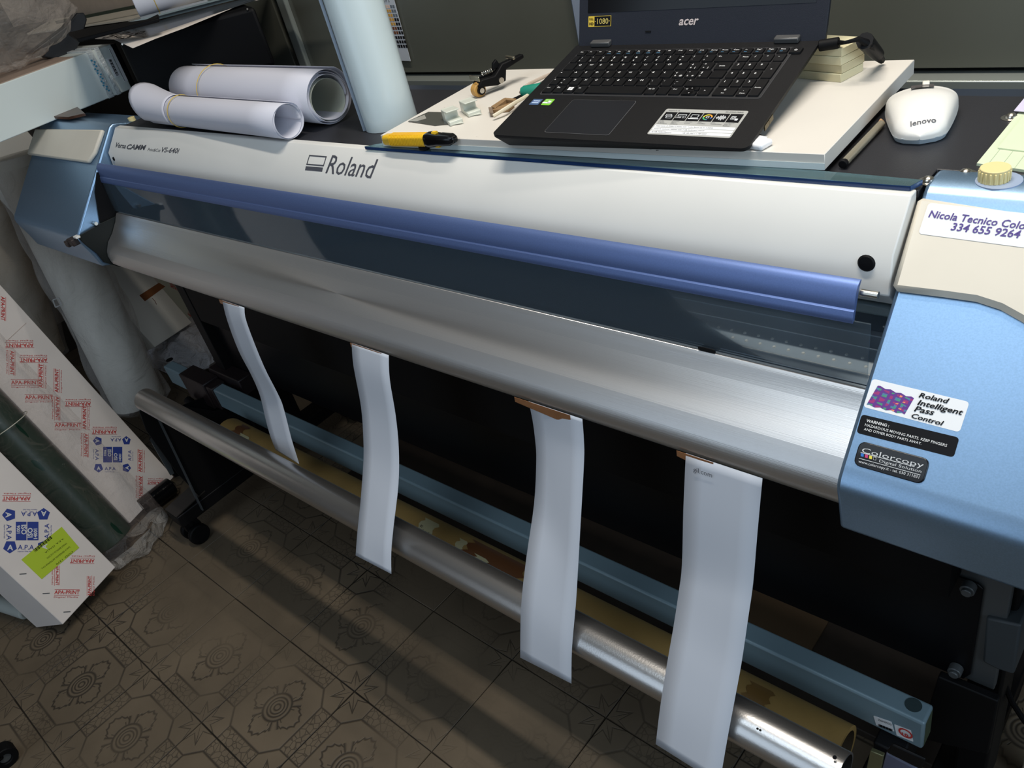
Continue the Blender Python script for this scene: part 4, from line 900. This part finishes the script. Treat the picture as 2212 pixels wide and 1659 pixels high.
put('bar', MB().poly([oq((1063, 246)), oq((1100, 242)), oq((1112, 232)), oq((1104, 230)), oq((1074, 240))], (0, 0, .006)), M_tan, wk_, bevel=.001)
put('end_stop', MB().poly([oq((1057, 241)), oq((1066, 241)), oq((1068, 253)), oq((1060, 253))], (0, 0, .007)), mat('grey_brown', (128, 112, 96), .5), wk_, bevel=.001)
put('dark_blade', MB().poly([oq((1104, 220)), oq((1130, 208)), oq((1136, 213)), oq((1110, 226))], (0, 0, .004)), M_blackm, wk_)
uc = MB().tube([oq((1066, 251), ZB + .006), oq((1090, 236), ZB + .010), oq((1112, 222), ZB + .010), oq((1130, 212), ZB + .006), oq((1150, 200), ZB + .005)], .0028, 8)
tag(put('white_cable', uc, mat('cable_cream', (214, 206, 184), .45)), 'cream cable lying over the tan bracket', 'cable')
uc = MB().tube([oq((1125, 200), ZB + .006), oq((1128, 192), ZB + .008), oq((1145, 180), ZB + .008), oq((1175, 166), ZB + .006), oq((1200, 156), ZB + .006)], .0028, 8)
tag(put('grey_cable', uc, mat('cable_grey', (186, 172, 158), .45)), 'greyish cable running behind the laptop corner', 'cable')

# ---------------------------------------------------------------- standing film roll and paper rolls
tr = root('film_roll', (.845, .598, ZD), 'tall milky white film roll standing upright on the deck', 'roll')
M_film = mat('milky_film', (206, 220, 222), .28, coat=.3, noise=.04, nscale=6)
put('roll', MB().pipe((.845, .598, ZD + .0005), (.845, .598, 1.62), .0445, .03, 48), M_film, tr)
m = MB()
a0_ = math.radians(180); m.par(V((.8235 , .5592, ZD + .002)), V((-.004, -.003, 0)), V((.0006, -.0006, 0)), V((-.003, -.002, .53)))
put('loose_edge', m, mat('film_edge', (120, 134, 150), .3), tr)
def proll(name, A, B, ro, ri, lab, cat, turns, col, band_t, seed, grp=None):
    A, B = V(A), V(B); d = (B - A).normalized(); L_ = (B - A).length; s_ = V((0, 0, 1)).cross(d); r_ = root(name, (A + B) / 2 - V((0, 0, ro)), lab, cat)
    def fn(u, v):
        a = -2 * math.pi * turns * v + 1.0; r = ro - (ro - ri) * v
        if v < .04: r += .0015
        return A + d * (L_ * u + .003 * math.sin(a * 1.3 + seed) * (1 if u > .5 else -1)) + s_ * (r * math.cos(a)) + V((0, 0, r * math.sin(a)))
    put('sheet', MB().grid(fn, 6, int(44 * turns)), col, r_, solid=.0006)
    ring = [A + d * (L_ * (band_t + .012 * math.sin(2 * math.pi * k / 40))) + s_ * ((ro + .0014) * math.cos(2 * math.pi * k / 40)) + V((0, 0, (ro + .0014) * math.sin(2 * math.pi * k / 40))) for k in range(41)]
    put('rubber_band', MB().tube(ring, .0008, 6), mat('rubber_band', (206, 176, 84), .5), r_)
    return r_, A, d, s_
M_pw = mat('white_paper_cool', (204, 204, 214), .6); M_pi = mat('paper_inner_grey', (196, 200, 186), .6)
r1, *_ = proll('paper_roll', (.178, .616, 1.136), (.716, .584, 1.136), .0475, .035, 'larger white paper roll lying behind the smaller one', 'roll', 3.2, M_pw, .25, .3)
put('inner_lining', MB().pipe((.20, .614, 1.131), (.712, .584, 1.131), .0345, .0338, 32), M_pi, r1)
r2, A, d, s_ = proll('paper_roll', (.165, .530, 1.1225), (.692, .505, 1.1225), .0302, .0262, 'smaller white paper roll lying on the cream hood edge', 'roll', 2.2, M_pw, .24, 1.4)
# torn flared corner at the left end of the small roll
def fl2(u, v):
    a = math.radians(-20 + 230 * v); k = math.sin(v * math.pi) ** 1.3; r = .0308 + .022 * (1 - u) ** 1.4 * k
    return A + d * (-.020 + .13 * u + (1 - u) * .012 * math.sin(v * 9)) + s_ * (r * math.cos(a)) + V((0, 0, r * math.sin(a)))
put('torn_corner', MB().grid(fl2, 12, 24), M_pw, r2, solid=.0005)
# ---------------------------------------------------------------- colour chart on the wall
chp = Plane((0, 1.008, 0), (0, -1, 0))
ch = root('colour_chart', ony((850, 70), 1.006), 'white colour swatch sheet hanging on the dark wall', 'chart')
def cq(q, y=1.006): return ony(q, y)
put('sheet', MB().poly([cq(q) for q in ((700, -60), (835, -60), (887, 132), (760, 126))], (0, .0008, 0)), mat('chart_paper', (200, 204, 210), .5), ch)
cols = [(232, 200, 180), (226, 160, 120), (222, 120, 70), (205, 60, 40), (190, 30, 30), (130, 34, 30), (70, 26, 26), (28, 26, 28), (22, 22, 24), (20, 20, 22)]
cm = [mat('swatch_%d' % i, c, .5) for i, c in enumerate(cols)] + [mat('swatch_grey', (110, 118, 126), .5), mat('swatch_yellow', (214, 160, 70), .5), mat('swatch_brown', (120, 70, 40), .5)]
for i in range(10):
    for j in range(7):
        x = 824 + i * 3.1 + j * 5.2 - 8 + 1.0 * j * 0 ; y = 11 + i * 9.4
        if i > 6: y += 1
        mi = i if j < 5 else (10 if i < 3 else 7)
        if j in (3, 4) and 1 <= i <= 4: mi = 11
        if j in (3, 4) and 5 <= i <= 6: mi = 12
        k = MB().poly([cq(q, 1.0055) for q in ((x, y), (x + 4, y + .2), (x + 5.6, y + 6.6), (x + 1.6, y + 6.4))], (0, .0003, 0)); put('swatch', k, cm[mi], ch)
m = MB(); 
for j, s_ in enumerate('TGGPS'): 
    P0_ = cq((818 + j * 5.4, 4.5), 1.0055); m.text(s_, P0_, V((1, 0, 0)), V((0, -1, 0)), h=.006)
put('lettering', m, M_ink, ch)
# ================================================================ left side: cartons, rolls, bags
U = V((-.33, -.10, 1)).normalized()
WV = V((.064, -.182, 0)).normalized()
def lean_box(name, C0, wdt, dep, L_, lab, cat='carton', grp=None):
    """carton leaning to the left; C0 = lower back corner of the printed face"""
    C0 = V(C0); nrm = WV.cross(U).normalized()
    if nrm.x < 0: nrm = -nrm
    r_ = root(name, C0 - V((0, 0, .05)), lab, cat, grp)
    put('box', MB().par(C0, WV * wdt, U * L_, -nrm * dep), M_card, r_, bevel=.002)
    return r_, Plane(C0 + nrm * .0006, nrm), nrm
def fly(pl, q, ang):
    """frame on a face: origin at pixel, text direction as seen at image angle ang (deg)"""
    P = pl(q); a = math.radians(ang); D = (pl((q[0] + 12 * math.cos(a), q[1] - 12 * math.sin(a))) - P).normalized(); return P, D
def apa(mb, pl, q, ang, w=.058):
    P, D = fly(pl, q, ang); Y = pl.n.cross(D)
    mb.text('APA-PRINT', P, D, pl.n, w=w, offset=.02, mi=0)
    hh_ = w * .135
    mb.par(P - Y * .0035, D * w, Y * .0009, pl.n * .0002); mb.par(P + Y * (hh_ + .0022), D * w, Y * .0009, pl.n * .0002)
    mb.text('Digital Media', P - Y * .0095, D, pl.n, w=w * .96, h=.0034)
def pent(mb, pl, q, ang, s, mi=1):
    P, D = fly(pl, q, ang); Y = pl.n.cross(D)
    mb.raw([P + D * (s * math.cos(math.radians(90 + 72 * k + 36))) + Y * (s * math.sin(math.radians(90 + 72 * k + 36))) for k in range(5)], [(0, 1, 2, 3, 4)], mi)
    mb.text('A', P - D * s * .42 - Y * s * .5, D, pl.n, w=s * .84, offset=.03, mi=2, lift=.0008)
def iso(mb, pl, c, k=1.0):
    """blue certification logo block, centred on pixel c, k = scale in pixels"""
    def o(dx, dy): return (c[0] + dx * k, c[1] + dy * k)
    for (x0, y0, x1, y1) in ((-24, -20, -1, 20), (1, -20, 25, 20)):
        mb.raw([pl(o(x0, y1)) + pl.n * .0002, pl(o(x1, y1)) + pl.n * .0002, pl(o(x1, y0)) + pl.n * .0002, pl(o(x0, y0)) + pl.n * .0002], [(0, 1, 2, 3)], 1)
    for t_, q, a_, w_ in (('ISO', (12, 14), 90, .034), ('14001', (22, 17), 90, .036), ('ISO', (-12, -13), 270, .034), ('9001', (-22, -12), 270, .028)):
        P, D = fly(pl, o(*q), a_); mb.text(t_, P, D, pl.n, w=w_ * k * .72, offset=.03, mi=2, lift=.0008)
    for q, a_ in (((-38, -35), 270), ((36, -36), 180), ((-36, 34), 0), ((36, 34), 90)):
        pent(mb, pl, o(*q), a_, .0165 * k)
    for q, a_ in (((-44, -14), 270), ((22, -42), 180), ((-20, 40), 0), ((48, 16), 90)):
        P, D = fly(pl, o(*q), a_); mb.text('A.P.A', P, D, pl.n, w=.038 * k, mi=1, offset=.005)
        Y = pl.n.cross(D); mb.text('Superior Films Italy', P - Y * .006, D, pl.n, w=.034 * k, mi=1)
CM = [M_red, M_navy, M_whiteink]
bx2, P2, n2 = lean_box('vinyl_carton', (-.141, -.008, .05), .193, .15, 1.2, 'printed white carton with lime label, leaning in the front left corner', grp=None)
m = MB()
apa(m, P2, (66, 1073), 180, .066); apa(m, P2, (117, 1283), 0, .063)
apa(m, P2, (204, 1208), 180, .063); apa(m, P2, (120, 1222), 270, .05); apa(m, P2, (196, 1287), 90, .052)
iso(m, P2, (58, 1147), 1.0)
put('lettering', m, CM, bx2, label='red and blue printed lettering and logos')
m = MB()
for q in ((42, 1241), (92, 1283), (137, 1323)): m.par(P2(q), P2((q[0] + 15, q[1] - 1)) - P2(q), P2((q[0], q[1] - 1.6)) - P2(q), n2 * .0006)
for i, q in enumerate(((42, 1241), (92, 1283), (137, 1323))):
    k = MB().par(P2(q), P2((q[0] + 15, q[1] - 1)) - P2(q), P2((q[0], q[1] - 1.6)) - P2(q), n2 * .0008); put('staple', k, M_greysteel, bx2)
lb = MB().poly([P2(q) for q in ((46, 1209), (133, 1138), (171, 1183), (90, 1251))], n2 * .0006)
lbl = put('lime_label', lb, mat('lime_paper', (176, 200, 50), .6), bx2, label='lime green address label with barcode')
m = MB()
for i in range(22):
    t_ = i / 22; q = (76 + 38 * t_, 1193 - 31 * t_); w_ = .6 + .9 * ((i * 7) % 3) / 2
    m.raw([P2(p_) + n2 * .0009 for p_ in ((q[0], q[1]), (q[0] + w_, q[1] - w_ * .8), (q[0] + w_ - 4.6, q[1] - w_ * .8 - 5.6), (q[0] - 4.6, q[1] - 5.6))], [(0, 1, 2, 3)])
for k, (a_, b2, s_) in enumerate((((150, 1180), (88, 1228), 'Spett.le SERIGRAFIA ARTIGIANA S.R.L.'), ((143, 1172), (100, 1205), 'VINILE BIANCO LUCIDO'), ((156, 1190), (120, 1218), 'COD. 1370'), ((136, 1162), (96, 1193), 'A.P.A. ITALIA'))):
    A_, B_ = P2(a_), P2(b2); m.text(s_, A_, B_ - A_, n2, w=(B_ - A_).length, h=.0042, lift=.001)
put('lettering', m, M_black_ink, lbl)
bx1, P1, n1 = lean_box('vinyl_carton', (-.376, .2988, .03), .20, .09, 1.4, 'printed white carton with red lettering leaning behind the green roll')
m = MB()
for q, a_ in (((72, 742), 180), ((102, 774), 180), ((24, 830), 0), ((54, 862), 0), ((196, 869), 180), ((118, 922), 0), ((252, 929), 180), ((352, 1040), 180)): apa(m, P1, q, a_, .074 if q[0] != 352 else .05)
for q, a_ in (((22, 757), 270), ((92, 838), 90), ((126, 848), 90), ((120, 856), 270), ((186, 928), 90), ((182, 936), 270), ((306, 1020), 90), ((300, 1028), 270), ((2, 640), 270)): apa(m, P1, q, a_, .070)
iso(m, P1, (243, 982), .84)
put('lettering', m, CM, bx1, label='red and blue printed lettering and logos')
m = MB().par(P1((10, 740)), P1((56, 697)) - P1((10, 740)), (P1((11, 741)) - P1((10, 740))) * .8, n1 * .0005)
put('seam', m, M_cardside, bx1)
# green roll with its plastic sleeve
gr = root('green_vinyl_roll', onz((240, 1165), .04), 'dark green vinyl roll in a clear plastic sleeve between two cartons', 'roll')
G0 = onz((246, 1166), .062)
put('roll', MB().cyl(G0, G0 + U * 1.2, .057, n=40), mat('dark_green_vinyl', (14, 42, 30), .4), gr, bevel=.003)
M_slv = film('clear_sleeve_film', (214, 196, 188), .03, .12, 16, .9, .20)
bk = -WV
def slsec(t_, a, sc=1.0, wob=1.0):
    w_ = .050 + (.112 * sc) * math.cos(a) ; nn_ = (.064 * sc) * (1 + wob * (.10 + .10 * math.sin(a * 5 + t_ * 19) + .07 * math.sin(a * 9 - t_ * 33))) * math.sin(a)
    if w_ < .0: nn_ *= 1.12
    if w_ > .055: nn_ = max(nn_, -.036)
    return G0 + U * t_ + bk * w_ + n2 * nn_ + V((0, 0, 0))
put('plastic_sleeve', MB().grid(lambda u, v: slsec(-.03 + .98 * u, 2 * math.pi * v), 44, 44, wrap=True), M_slv, gr)
def slv2(u, v):
    a = 2 * math.pi * v; p_ = slsec(-.03 - .07 * u - .014 * math.sin(a * 5) * u, a, 1 - .3 * u * u + .06 * math.sin(a * 7) * u); p_.z = max(p_.z, .004 + .01 * math.sin(a * 3) ** 2); return p_
put('crumpled_end', MB().grid(slv2, 10, 48, wrap=True), film('crumpled_film', (226, 222, 216), .20, .14, 30, 1.0, .40), gr)
put('elastic_band', MB().tube([G0 + U * .42 + n2 * (.079 * math.sin(a)) + bk * (.064 * math.cos(a)) for a in [math.radians(x) for x in range(-10, 200, 10)]], .0012, 6), mat('band_pale', (190, 186, 170), .5), gr)
# tall film wrapped rolls behind
M_rb = mat('wrapped_grey_roll', (240, 236, 226), .55, noise=.12, nscale=4, bump=.3, bscale=9)
M_ra = mat('wrapped_beige_roll', (228, 212, 190), .5, noise=.25, nscale=4)
M_wrap = film('roll_wrap_film', (236, 232, 228), .12, .13, 9, 1.0, .30)
def wrapped(name, P0, P1_, r, mt, lab, seed, sl=.014):
    P0, P1_ = V(P0), V(P1_); d = (P1_ - P0).normalized(); e = d.orthogonal().normalized(); g_ = d.cross(e); L_ = (P1_ - P0).length
    r_ = root(name, P0, lab, 'roll'); put('roll', MB().cyl(P0, P1_, r, n=40), mt, r_, bevel=.003)
    def fn(u, v):
        a = 2 * math.pi * v; rr_ = r + sl * (.9 + .5 * math.sin(a * 3 + u * 14 + seed) + .4 * math.sin(a * 7 - u * 21))
        k = .0 if u > .03 else (1 - u / .03) * .5
        return P0 + d * (L_ * u - .03) + (e * math.cos(a) + g_ * math.sin(a)) * rr_ * (1 - k)
    put('plastic_wrap', MB().grid(fn, 50, 44, wrap=True), M_wrap, r_)
    return r_, d, e, g_
rb, d, e, g_ = wrapped('wrapped_roll', (-.83, .44, .085), (-.885, .525, .96), .088, M_rb, 'grey white roll in cloudy plastic wrap standing below the left end cover', .4)
c_ = ony((121, 655), .30); 
ra, d, e, g_ = wrapped('wrapped_roll', onz((74, 770), .12), onz((74, 770), .12) + (onz((-22, 500), .62) - onz((74, 770), .12)) * 1.25, .115, M_ra, 'beige roll in shiny plastic wrap at the left picture edge', 2.0)
tgp = Plane(V((-.80, .33, .4)), (CAM - V((-.80, .33, .4))).normalized())
m = MB(); c0_ = tgp((122, 655))
for a_, b2 in (((114, 648), (126, 644)), ((126, 644), (133, 658)), ((133, 658), (120, 664)), ((120, 664), (114, 648))): m.tube([tgp(a_), tgp(b2)], .0018, 5)
put('tag_outline', m, mat('tag_white', (200, 200, 200), .5), ra)
# plain white carton with brown tape
nrm = n2
K0 = onz((415, 697), .20); 
kc_ = root('plain_carton', K0 - V((0, 0, .005)), 'plain white carton with a piece of brown tape, behind the wrapped roll', 'carton')
kw = (onz((335, 750), .20) - K0); 
ku = (hitp((330, 598), K0, (V((0, 0, 1)).cross(kw)).normalized()) - K0); PK = Plane(K0, n2); ku = PK((330, 598)) - PK((415, 697)); kw = PK((335, 750)) - PK((415, 697)); K0 = PK((415, 697))
put('box', MB().par(K0, kw, ku * 5.0, -n2 * .10), mat('carton_pale_grey', (232, 230, 222), .6), kc_, bevel=.002)
m = MB().poly([PK(q) for q in ((301, 638), (343, 611), (357, 619), (313, 651))], n2 * .0008); put('tape', m, mat('brown_tape_dark', (140, 88, 52), .4), kc_)
put('pen_mark', MB().tube([PK(q) + n2 * .001 for q in ((328, 644), (334, 650), (338, 658))], .0012, 4), mat('reddish_mark', (120, 80, 70), .7), kc_)
# third printed carton, against the wall behind
P3 = Plane((0, .90, 0), (0, -1, 0)); pts3 = [P3(q) for q in ((325, 560), (410, 600), (560, 860), (430, 860))]
b3 = root('vinyl_carton', pts3[3], 'dim printed carton standing far back between plain carton and stand leg', 'carton')
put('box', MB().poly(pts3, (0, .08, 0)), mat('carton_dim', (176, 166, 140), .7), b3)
m = MB()
P3b = Plane((0, .8985, 0), (0, -1, 0))
for a_, b2, s_ in (((370, 622), (407, 640), 'APA-PRINT'), ((412, 656), (405, 678), 'APA-PR'), ((420, 676), (432, 700), 'APA'), ((430, 700), (440, 712), 'ISO'), ((380, 612), (392, 616), 'INT'), ((472, 765), (480, 785), 'AR')):
    A_, B_ = P3b(a_), P3b(b2); m.text(s_, A_, B_ - A_, V((0, -1, 0)), w=(B_ - A_).length, h=.03, mi=0 if s_ != 'ISO' and s_ != 'APA' else 1)
put('lettering', m, CM, b3)
# plastic bundle
pb_ = onz((404, 748), .10)
bd = root('plastic_bundle', V((pb_.x, pb_.y, 0)), 'crumpled clear plastic bundle behind the beam end', 'plastic')
rnd = random.Random(3)
def blob(c, rx, ry, rz, amp, seed, nu=26, nv=34):
    def fn(u, v):
        t_ = math.pi * u; a = 2 * math.pi * v
        k = 1 + amp * (math.sin(a * 3 + seed + t_ * 4) + .7 * math.sin(a * 7 - t_ * 9 + seed) + .5 * math.sin(a * 13 + t_ * 15))
        return V(c) + V((rx * math.sin(t_) * math.cos(a) * k, ry * math.sin(t_) * math.sin(a) * k, rz * math.cos(t_) * k))
    return MB().grid(fn, nu, nv, wrap=True)
put('film', blob(pb_, .18, .14, .090, .06, 1.0), film('bundle_film', (230, 232, 240), .5, .2, 22, 1.0, .5), bd)
put('inner_roll', MB().cyl((pb_.x - .02, pb_.y + .01, .006), (pb_.x - .03, pb_.y + .02, .16), .06, n=24), mat('inner_dim', (120, 118, 116), .6), bd)
# black wrapped roll end on the floor
f0, f1 = onz((318, 1088), .034), onz((374, 1046), .034)
bkr = root('black_film_roll', V(((f0.x + f1.x) / 2, (f0.y + f1.y) / 2, 0)), 'short black film wrapped roll lying at the stand foot', 'roll')
dd = (f1 - f0).normalized(); put('roll', MB().cyl(f0 - dd * .02, f1 - dd * .004, .028, n=24), mat('black_shrink', (14, 14, 16), .12, bump=.6, bscale=40), bkr, bevel=.003)
# white foam piece in the corner
fo = root('foam_roll', onz((40, 1318), .0), 'white foam piece on the floor beside the front carton', 'foam')
put('foam', MB().cyl(onz((-40, 1290), .022), onz((58, 1322), .022), .021, n=20), mat('foam_white', (170, 176, 172), .8), fo, bevel=.006)
# black caster in the bottom left corner
cs = root('chair_caster', onz((14, 1648), 0), 'black chair caster at the bottom left corner of the picture', 'caster')
c_ = onz((8, 1632), .026); put('wheel', MB().pipe(c_ - V((.016, 0, 0)), c_ + V((.016, 0, 0)), .026, .012, 24), M_blackm, cs, bevel=.002)
put('hub', MB().cyl(c_ - V((.012, 0, 0)), c_ + V((.010, 0, 0)), .012, n=16), M_greysteel, cs)
put('fork', MB().box((c_.x - .02, c_.y - .028, .03), (c_.x + .016, c_.y - .0, .06)), M_blackm, cs, bevel=.004)

# ---------------------------------------------------------------- black case with the shelf clutter
cA = onz((256, 90), 1.2325); cA.z = 1.0985; cB = V((.135, .865, 1.0985)); cD = cA + V((-.45, .212, 0)); cC = cB + V((-.28, .11, 0))
bc = root('black_case', V((-.1, .75, 1.0985)), 'large flat black case lying behind the left end cover', 'case')
put('case', MB().poly([cA, cB, cC, cD], (0, 0, .134)), M_blackm, bc, bevel=.010, seg=3)
put('rear_body', MB().box((-1.6, .875, .93), (-.12, .975, 1.231)), M_blackm, bc, bevel=.004)
nf = (cB - cA).cross(V((0, 0, 1))).normalized()
for q in ((265, 95), (535, 19)):
    c = hitp(q, cA, nf) + nf * .001; put('rivet', MB().cyl(c, c + nf * .002, .0022, n=10), M_steel, bc)
ZC = 1.2335
def onz(q, z, _o=onz):
    P = _o(q, z)
    if P.y > .965: P = CAM + (P - CAM) * ((.965 - CAM.y) / (P.y - CAM.y)); P.z = z
    return P
def shelf_poly(pts, z, th): return MB().poly([onz(q, z) for q in pts], (0, 0, th))
# (cream backing board, glass sheets, printed sheet, rubber banded roll)
tag(put('backing_board', shelf_poly(((60, 75), (330, 38), (520, -40), (300, -90), (60, -60)), ZC + .0005, .004), mat('cream_board', (196, 188, 172), .6)), 'cream board lying on the black case under the plastic bag', 'board')
gs = root('glass_strips', onz((420, 10), ZC + .006), 'thin glass strips stacked along the edge of the cream board', 'glass')
for k_, (a_, b2) in enumerate((((250, 66), (560, -24)), ((262, 59), (560, -32)), ((276, 52), (560, -40)))):
    A_, B_ = onz(a_, ZC + .006 + k_ * .0042), onz(b2, ZC + .006 + k_ * .0042); s_ = (B_ - A_).cross(V((0, 0, 1))).normalized()
    put('strip', MB().par(A_, B_ - A_, -s_ * .05, V((0, 0, .0038))), mat('glass_strip_%d' % (k_ % 2), ((128, 140, 140), (70, 78, 78))[k_ % 2], .15), gs)
A_, B_ = onz((122, 52), ZC + .022), onz((298, 17), ZC + .022); s_ = (B_ - A_).cross(V((0, 0, 1))).normalized()
tag(put('dark_rod', MB().par(A_, B_ - A_, -s_ * .008, V((0, 0, .008))), mat('dark_green_glass', (60, 66, 56), .2)), 'dark square rod on the cream board beside the bag', 'rod')
ns = root('printed_sheet', onz((400, 50), ZC), 'glossy printed flyer sheet hanging over the edge of the black case', 'paper')
top_ = [(240, 62), (300, 52), (360, 38), (430, 22), (520, -5), (640, -45), (760, -90)]; bot_ = [(205, 84), (246, 85), (287, 104), (335, 84), (400, 60), (530, 6), (640, -30)]
tz = [ZC + .004] * 7; bz = [ZC + .003, ZC + .002, ZC + .001, ZC + .001, ZC + .002, ZC + .003, ZC + .003]
m = MB(); vs = []
for i in range(7):
    for j in range(4):
        f_ = j / 3; q = (top_[i][0] * (1 - f_) + bot_[i][0] * f_, top_[i][1] * (1 - f_) + bot_[i][1] * f_); vs.append(onz(q, tz[i] * (1 - f_) + bz[i] * f_))
fs = []; mi_ = []
for i in range(6):
    for j in range(3): fs.append((i * 4 + j, (i + 1) * 4 + j, (i + 1) * 4 + j + 1, i * 4 + j + 1)); mi_.append(0 if j == 2 else 1)
m.raw(vs, fs, 0, True); m.m = mi_
put('sheet', m, [mat('flyer_white', (206, 196, 186), .3), mat('flyer_dark_photo', (52, 56, 66), .25, noise=.5, nscale=18)], ns, solid=.0005)
m = MB(); A_, B_ = onz((304, 82), ZC + .004), onz((252, 68), ZC + .009)
m.text('grafichi', A_ + V((0, 0, .003)), B_ - A_, V((0, 0, 1)), w=(B_ - A_).length, lift=.005)
A_, B_ = onz((318, 76), ZC + .006), onz((290, 62), ZC + .008); m.text('CONSULENZA', A_ + V((0, 0, .002)), B_ - A_, V((.2, -.3, 1)), w=(B_ - A_).length, h=.006)
put('lettering', m, M_black_ink, ns)
wr = root('white_roll', onz((350, 5), ZC + .03), 'white roll with a yellow rubber band at the top picture edge', 'roll')
A_, B_ = onz((292, 10), ZC + .042), onz((430, -45), ZC + .042); put('roll', MB().cyl(A_, B_, .034, n=32), mat('roll_lilac_white', (200, 202, 212), .55), wr, bevel=.002)
dd = (B_ - A_).normalized(); e_ = dd.orthogonal().normalized(); f_ = dd.cross(e_); c_ = A_ + dd * .05
put('rubber_band', MB().tube([c_ + (e_ * math.cos(t_ * .35) + f_ * math.sin(t_ * .35)) * .0348 for t_ in range(19)], .0011, 6), MATS['rubber_band'], wr)
# white strapped carton on the left end cover
bw = root('strapped_carton', V((-.45, .4, 1.0995)), 'long white carton with plastic straps lying on the left end cover', 'carton')
z0_, z1_ = 1.1000, 1.2135; xf = -.305
put('box', MB().box((-.60, .02, z0_), (xf, .70, z1_)), mat('white_glossy_carton', (214, 222, 218), .35, noise=.03, nscale=5), bw, bevel=.002)
put('top_reflection', MB().box((-.60, .02, z1_), (xf - .004, .60, z1_ + .002)), mat('brownish_bag_reflection', (168, 146, 130), .6, noise=.2, nscale=8), bw)  # brown tint on the carton top paints the reflection of the bag
M_strap = film('strap_film', (220, 226, 228), .55, .2, 60, .4, .3)
for y0, y1 in ((.632, .648), (.655, .668)): put('strap', MB().box((-.602, y0, z0_ - .001), (xf + .0015, y1, z1_ + .004)), M_strap, bw, bevel=.001)
PX = Plane((xf + .0022, 0, 0), (1, 0, 0)); m = MB()
for i in range(16): 
    t_ = i / 16; y = .6330 + (i % 2) * .004 + .002 * math.sin(i); z = z1_ - .018 - .082 * t_; m.box((xf + .0018, y, z - .0035), (xf + .0024, y + .0045, z))
put('strap_print', m, mat('teal_ink', (60, 140, 170), .5), bw, kind='stuff')
m = MB().box((xf + .0002, .672, z1_ - .075), (xf + .0012, .688, z1_ - .028)); lw = put('barcode_label', m, M_lab, bw)
m = MB()
for i in range(16): m.box((xf + .0012, .676, z1_ - .072 + i * .0026), (xf + .0016, .683, z1_ - .0708 + i * .0026 + (i % 3) * .0004))
put('barcode', m, M_black_ink, lw, kind='stuff')
m = MB().box((xf + .0002, .6895, z1_ - .092), (xf + .0010, .6990, z1_ - .008)); lw = put('frame_label', m, M_lab, bw)
m = MB().box((xf + .0010, .6900, z1_ - .090), (xf + .0014, .6908, z1_ - .010)); put('frame_line', m, M_black_ink, lw)
put('end_board', MB().box((-.60, .7005, z0_), (xf + .001, .712, z1_ - .002)), M_black, bw)
# plastic bag with dark handle inside
bg = root('plastic_bag', V((-.42, .5, z1_ + .003)), 'clear plastic bag with a dark object inside on the white carton', 'bag')
put('film', blob((-.44, .50, z1_ + .118), .13, .20, .106, .05, 2.0, 40, 50), film('bag_film', (220, 208, 196), .10, .10, 12, 1.0, .35), bg)
put('dark_tool', MB().poly([onx(q, -.42) for q in ((62, 118), (100, 88), (140, 58), (166, 28), (182, 27), (189, 42), (178, 80), (164, 112), (120, 128), (98, 124), (92, 104))], (-.03, 0, 0)), mat('dark_slate_plastic', (40, 42, 46), .4), bg, bevel=.006)
tag(put('brown_cardboard_sheet', MB().box((-1.75, .985, .0), (-.62, .998, 1.75)), mat('cardboard_dull', (190, 172, 154), .8, noise=.1)), 'dull brown cardboard sheet standing against the wall behind the bag', 'cardboard')
tag(put('plastic_wand', MB().poly([onz(q, 1.262) for q in ((150, 78), (200, 66), (320, 50), (345, 38), (345, 48), (290, 62), (170, 92))], (0, 0, .008)), M_blackm, bevel=.002), 'thin black plastic arm sticking out of the bag over the flyer', 'tool')
# amber packing scraps behind the left end cover
sc_ = onz((165, 243), 1.10); tag(put('amber_tape_scrap', MB().poly([onz(q, 1.103) for q in ((110, 256), (170, 236), (186, 250), (150, 258))], (0, 0, .006)), mat('amber_scrap', (84, 50, 32), .3, noise=.5, nscale=40)), 'crumpled amber packing tape under the strapped carton', 'tape')

# dark sheet added for the shade on the floor under the printer, plus cardboard
sb = root('shade_board', V((1.0, .80, 0)), 'dark brown sheet added for the shade on the floor under the printer', 'board')
put('board', MB().box((.15, .585, .001), (1.76, .98, .02)), mat('floor_shade_brown', (40, 32, 25), .7, noise=.3, nscale=20), sb, bevel=.002)
tag(put('cardboard_piece', MB().poly([V(p_) for p_ in ((1.30, .66, .0205), (1.50, .66, .0205), (1.50, .78, .0205), (1.30, .80, .0205))], (0, 0, .004)), mat('dim_cardboard', (74, 58, 38), .8)), 'small dull cardboard piece on the dark sheet under the beam end', 'cardboard')
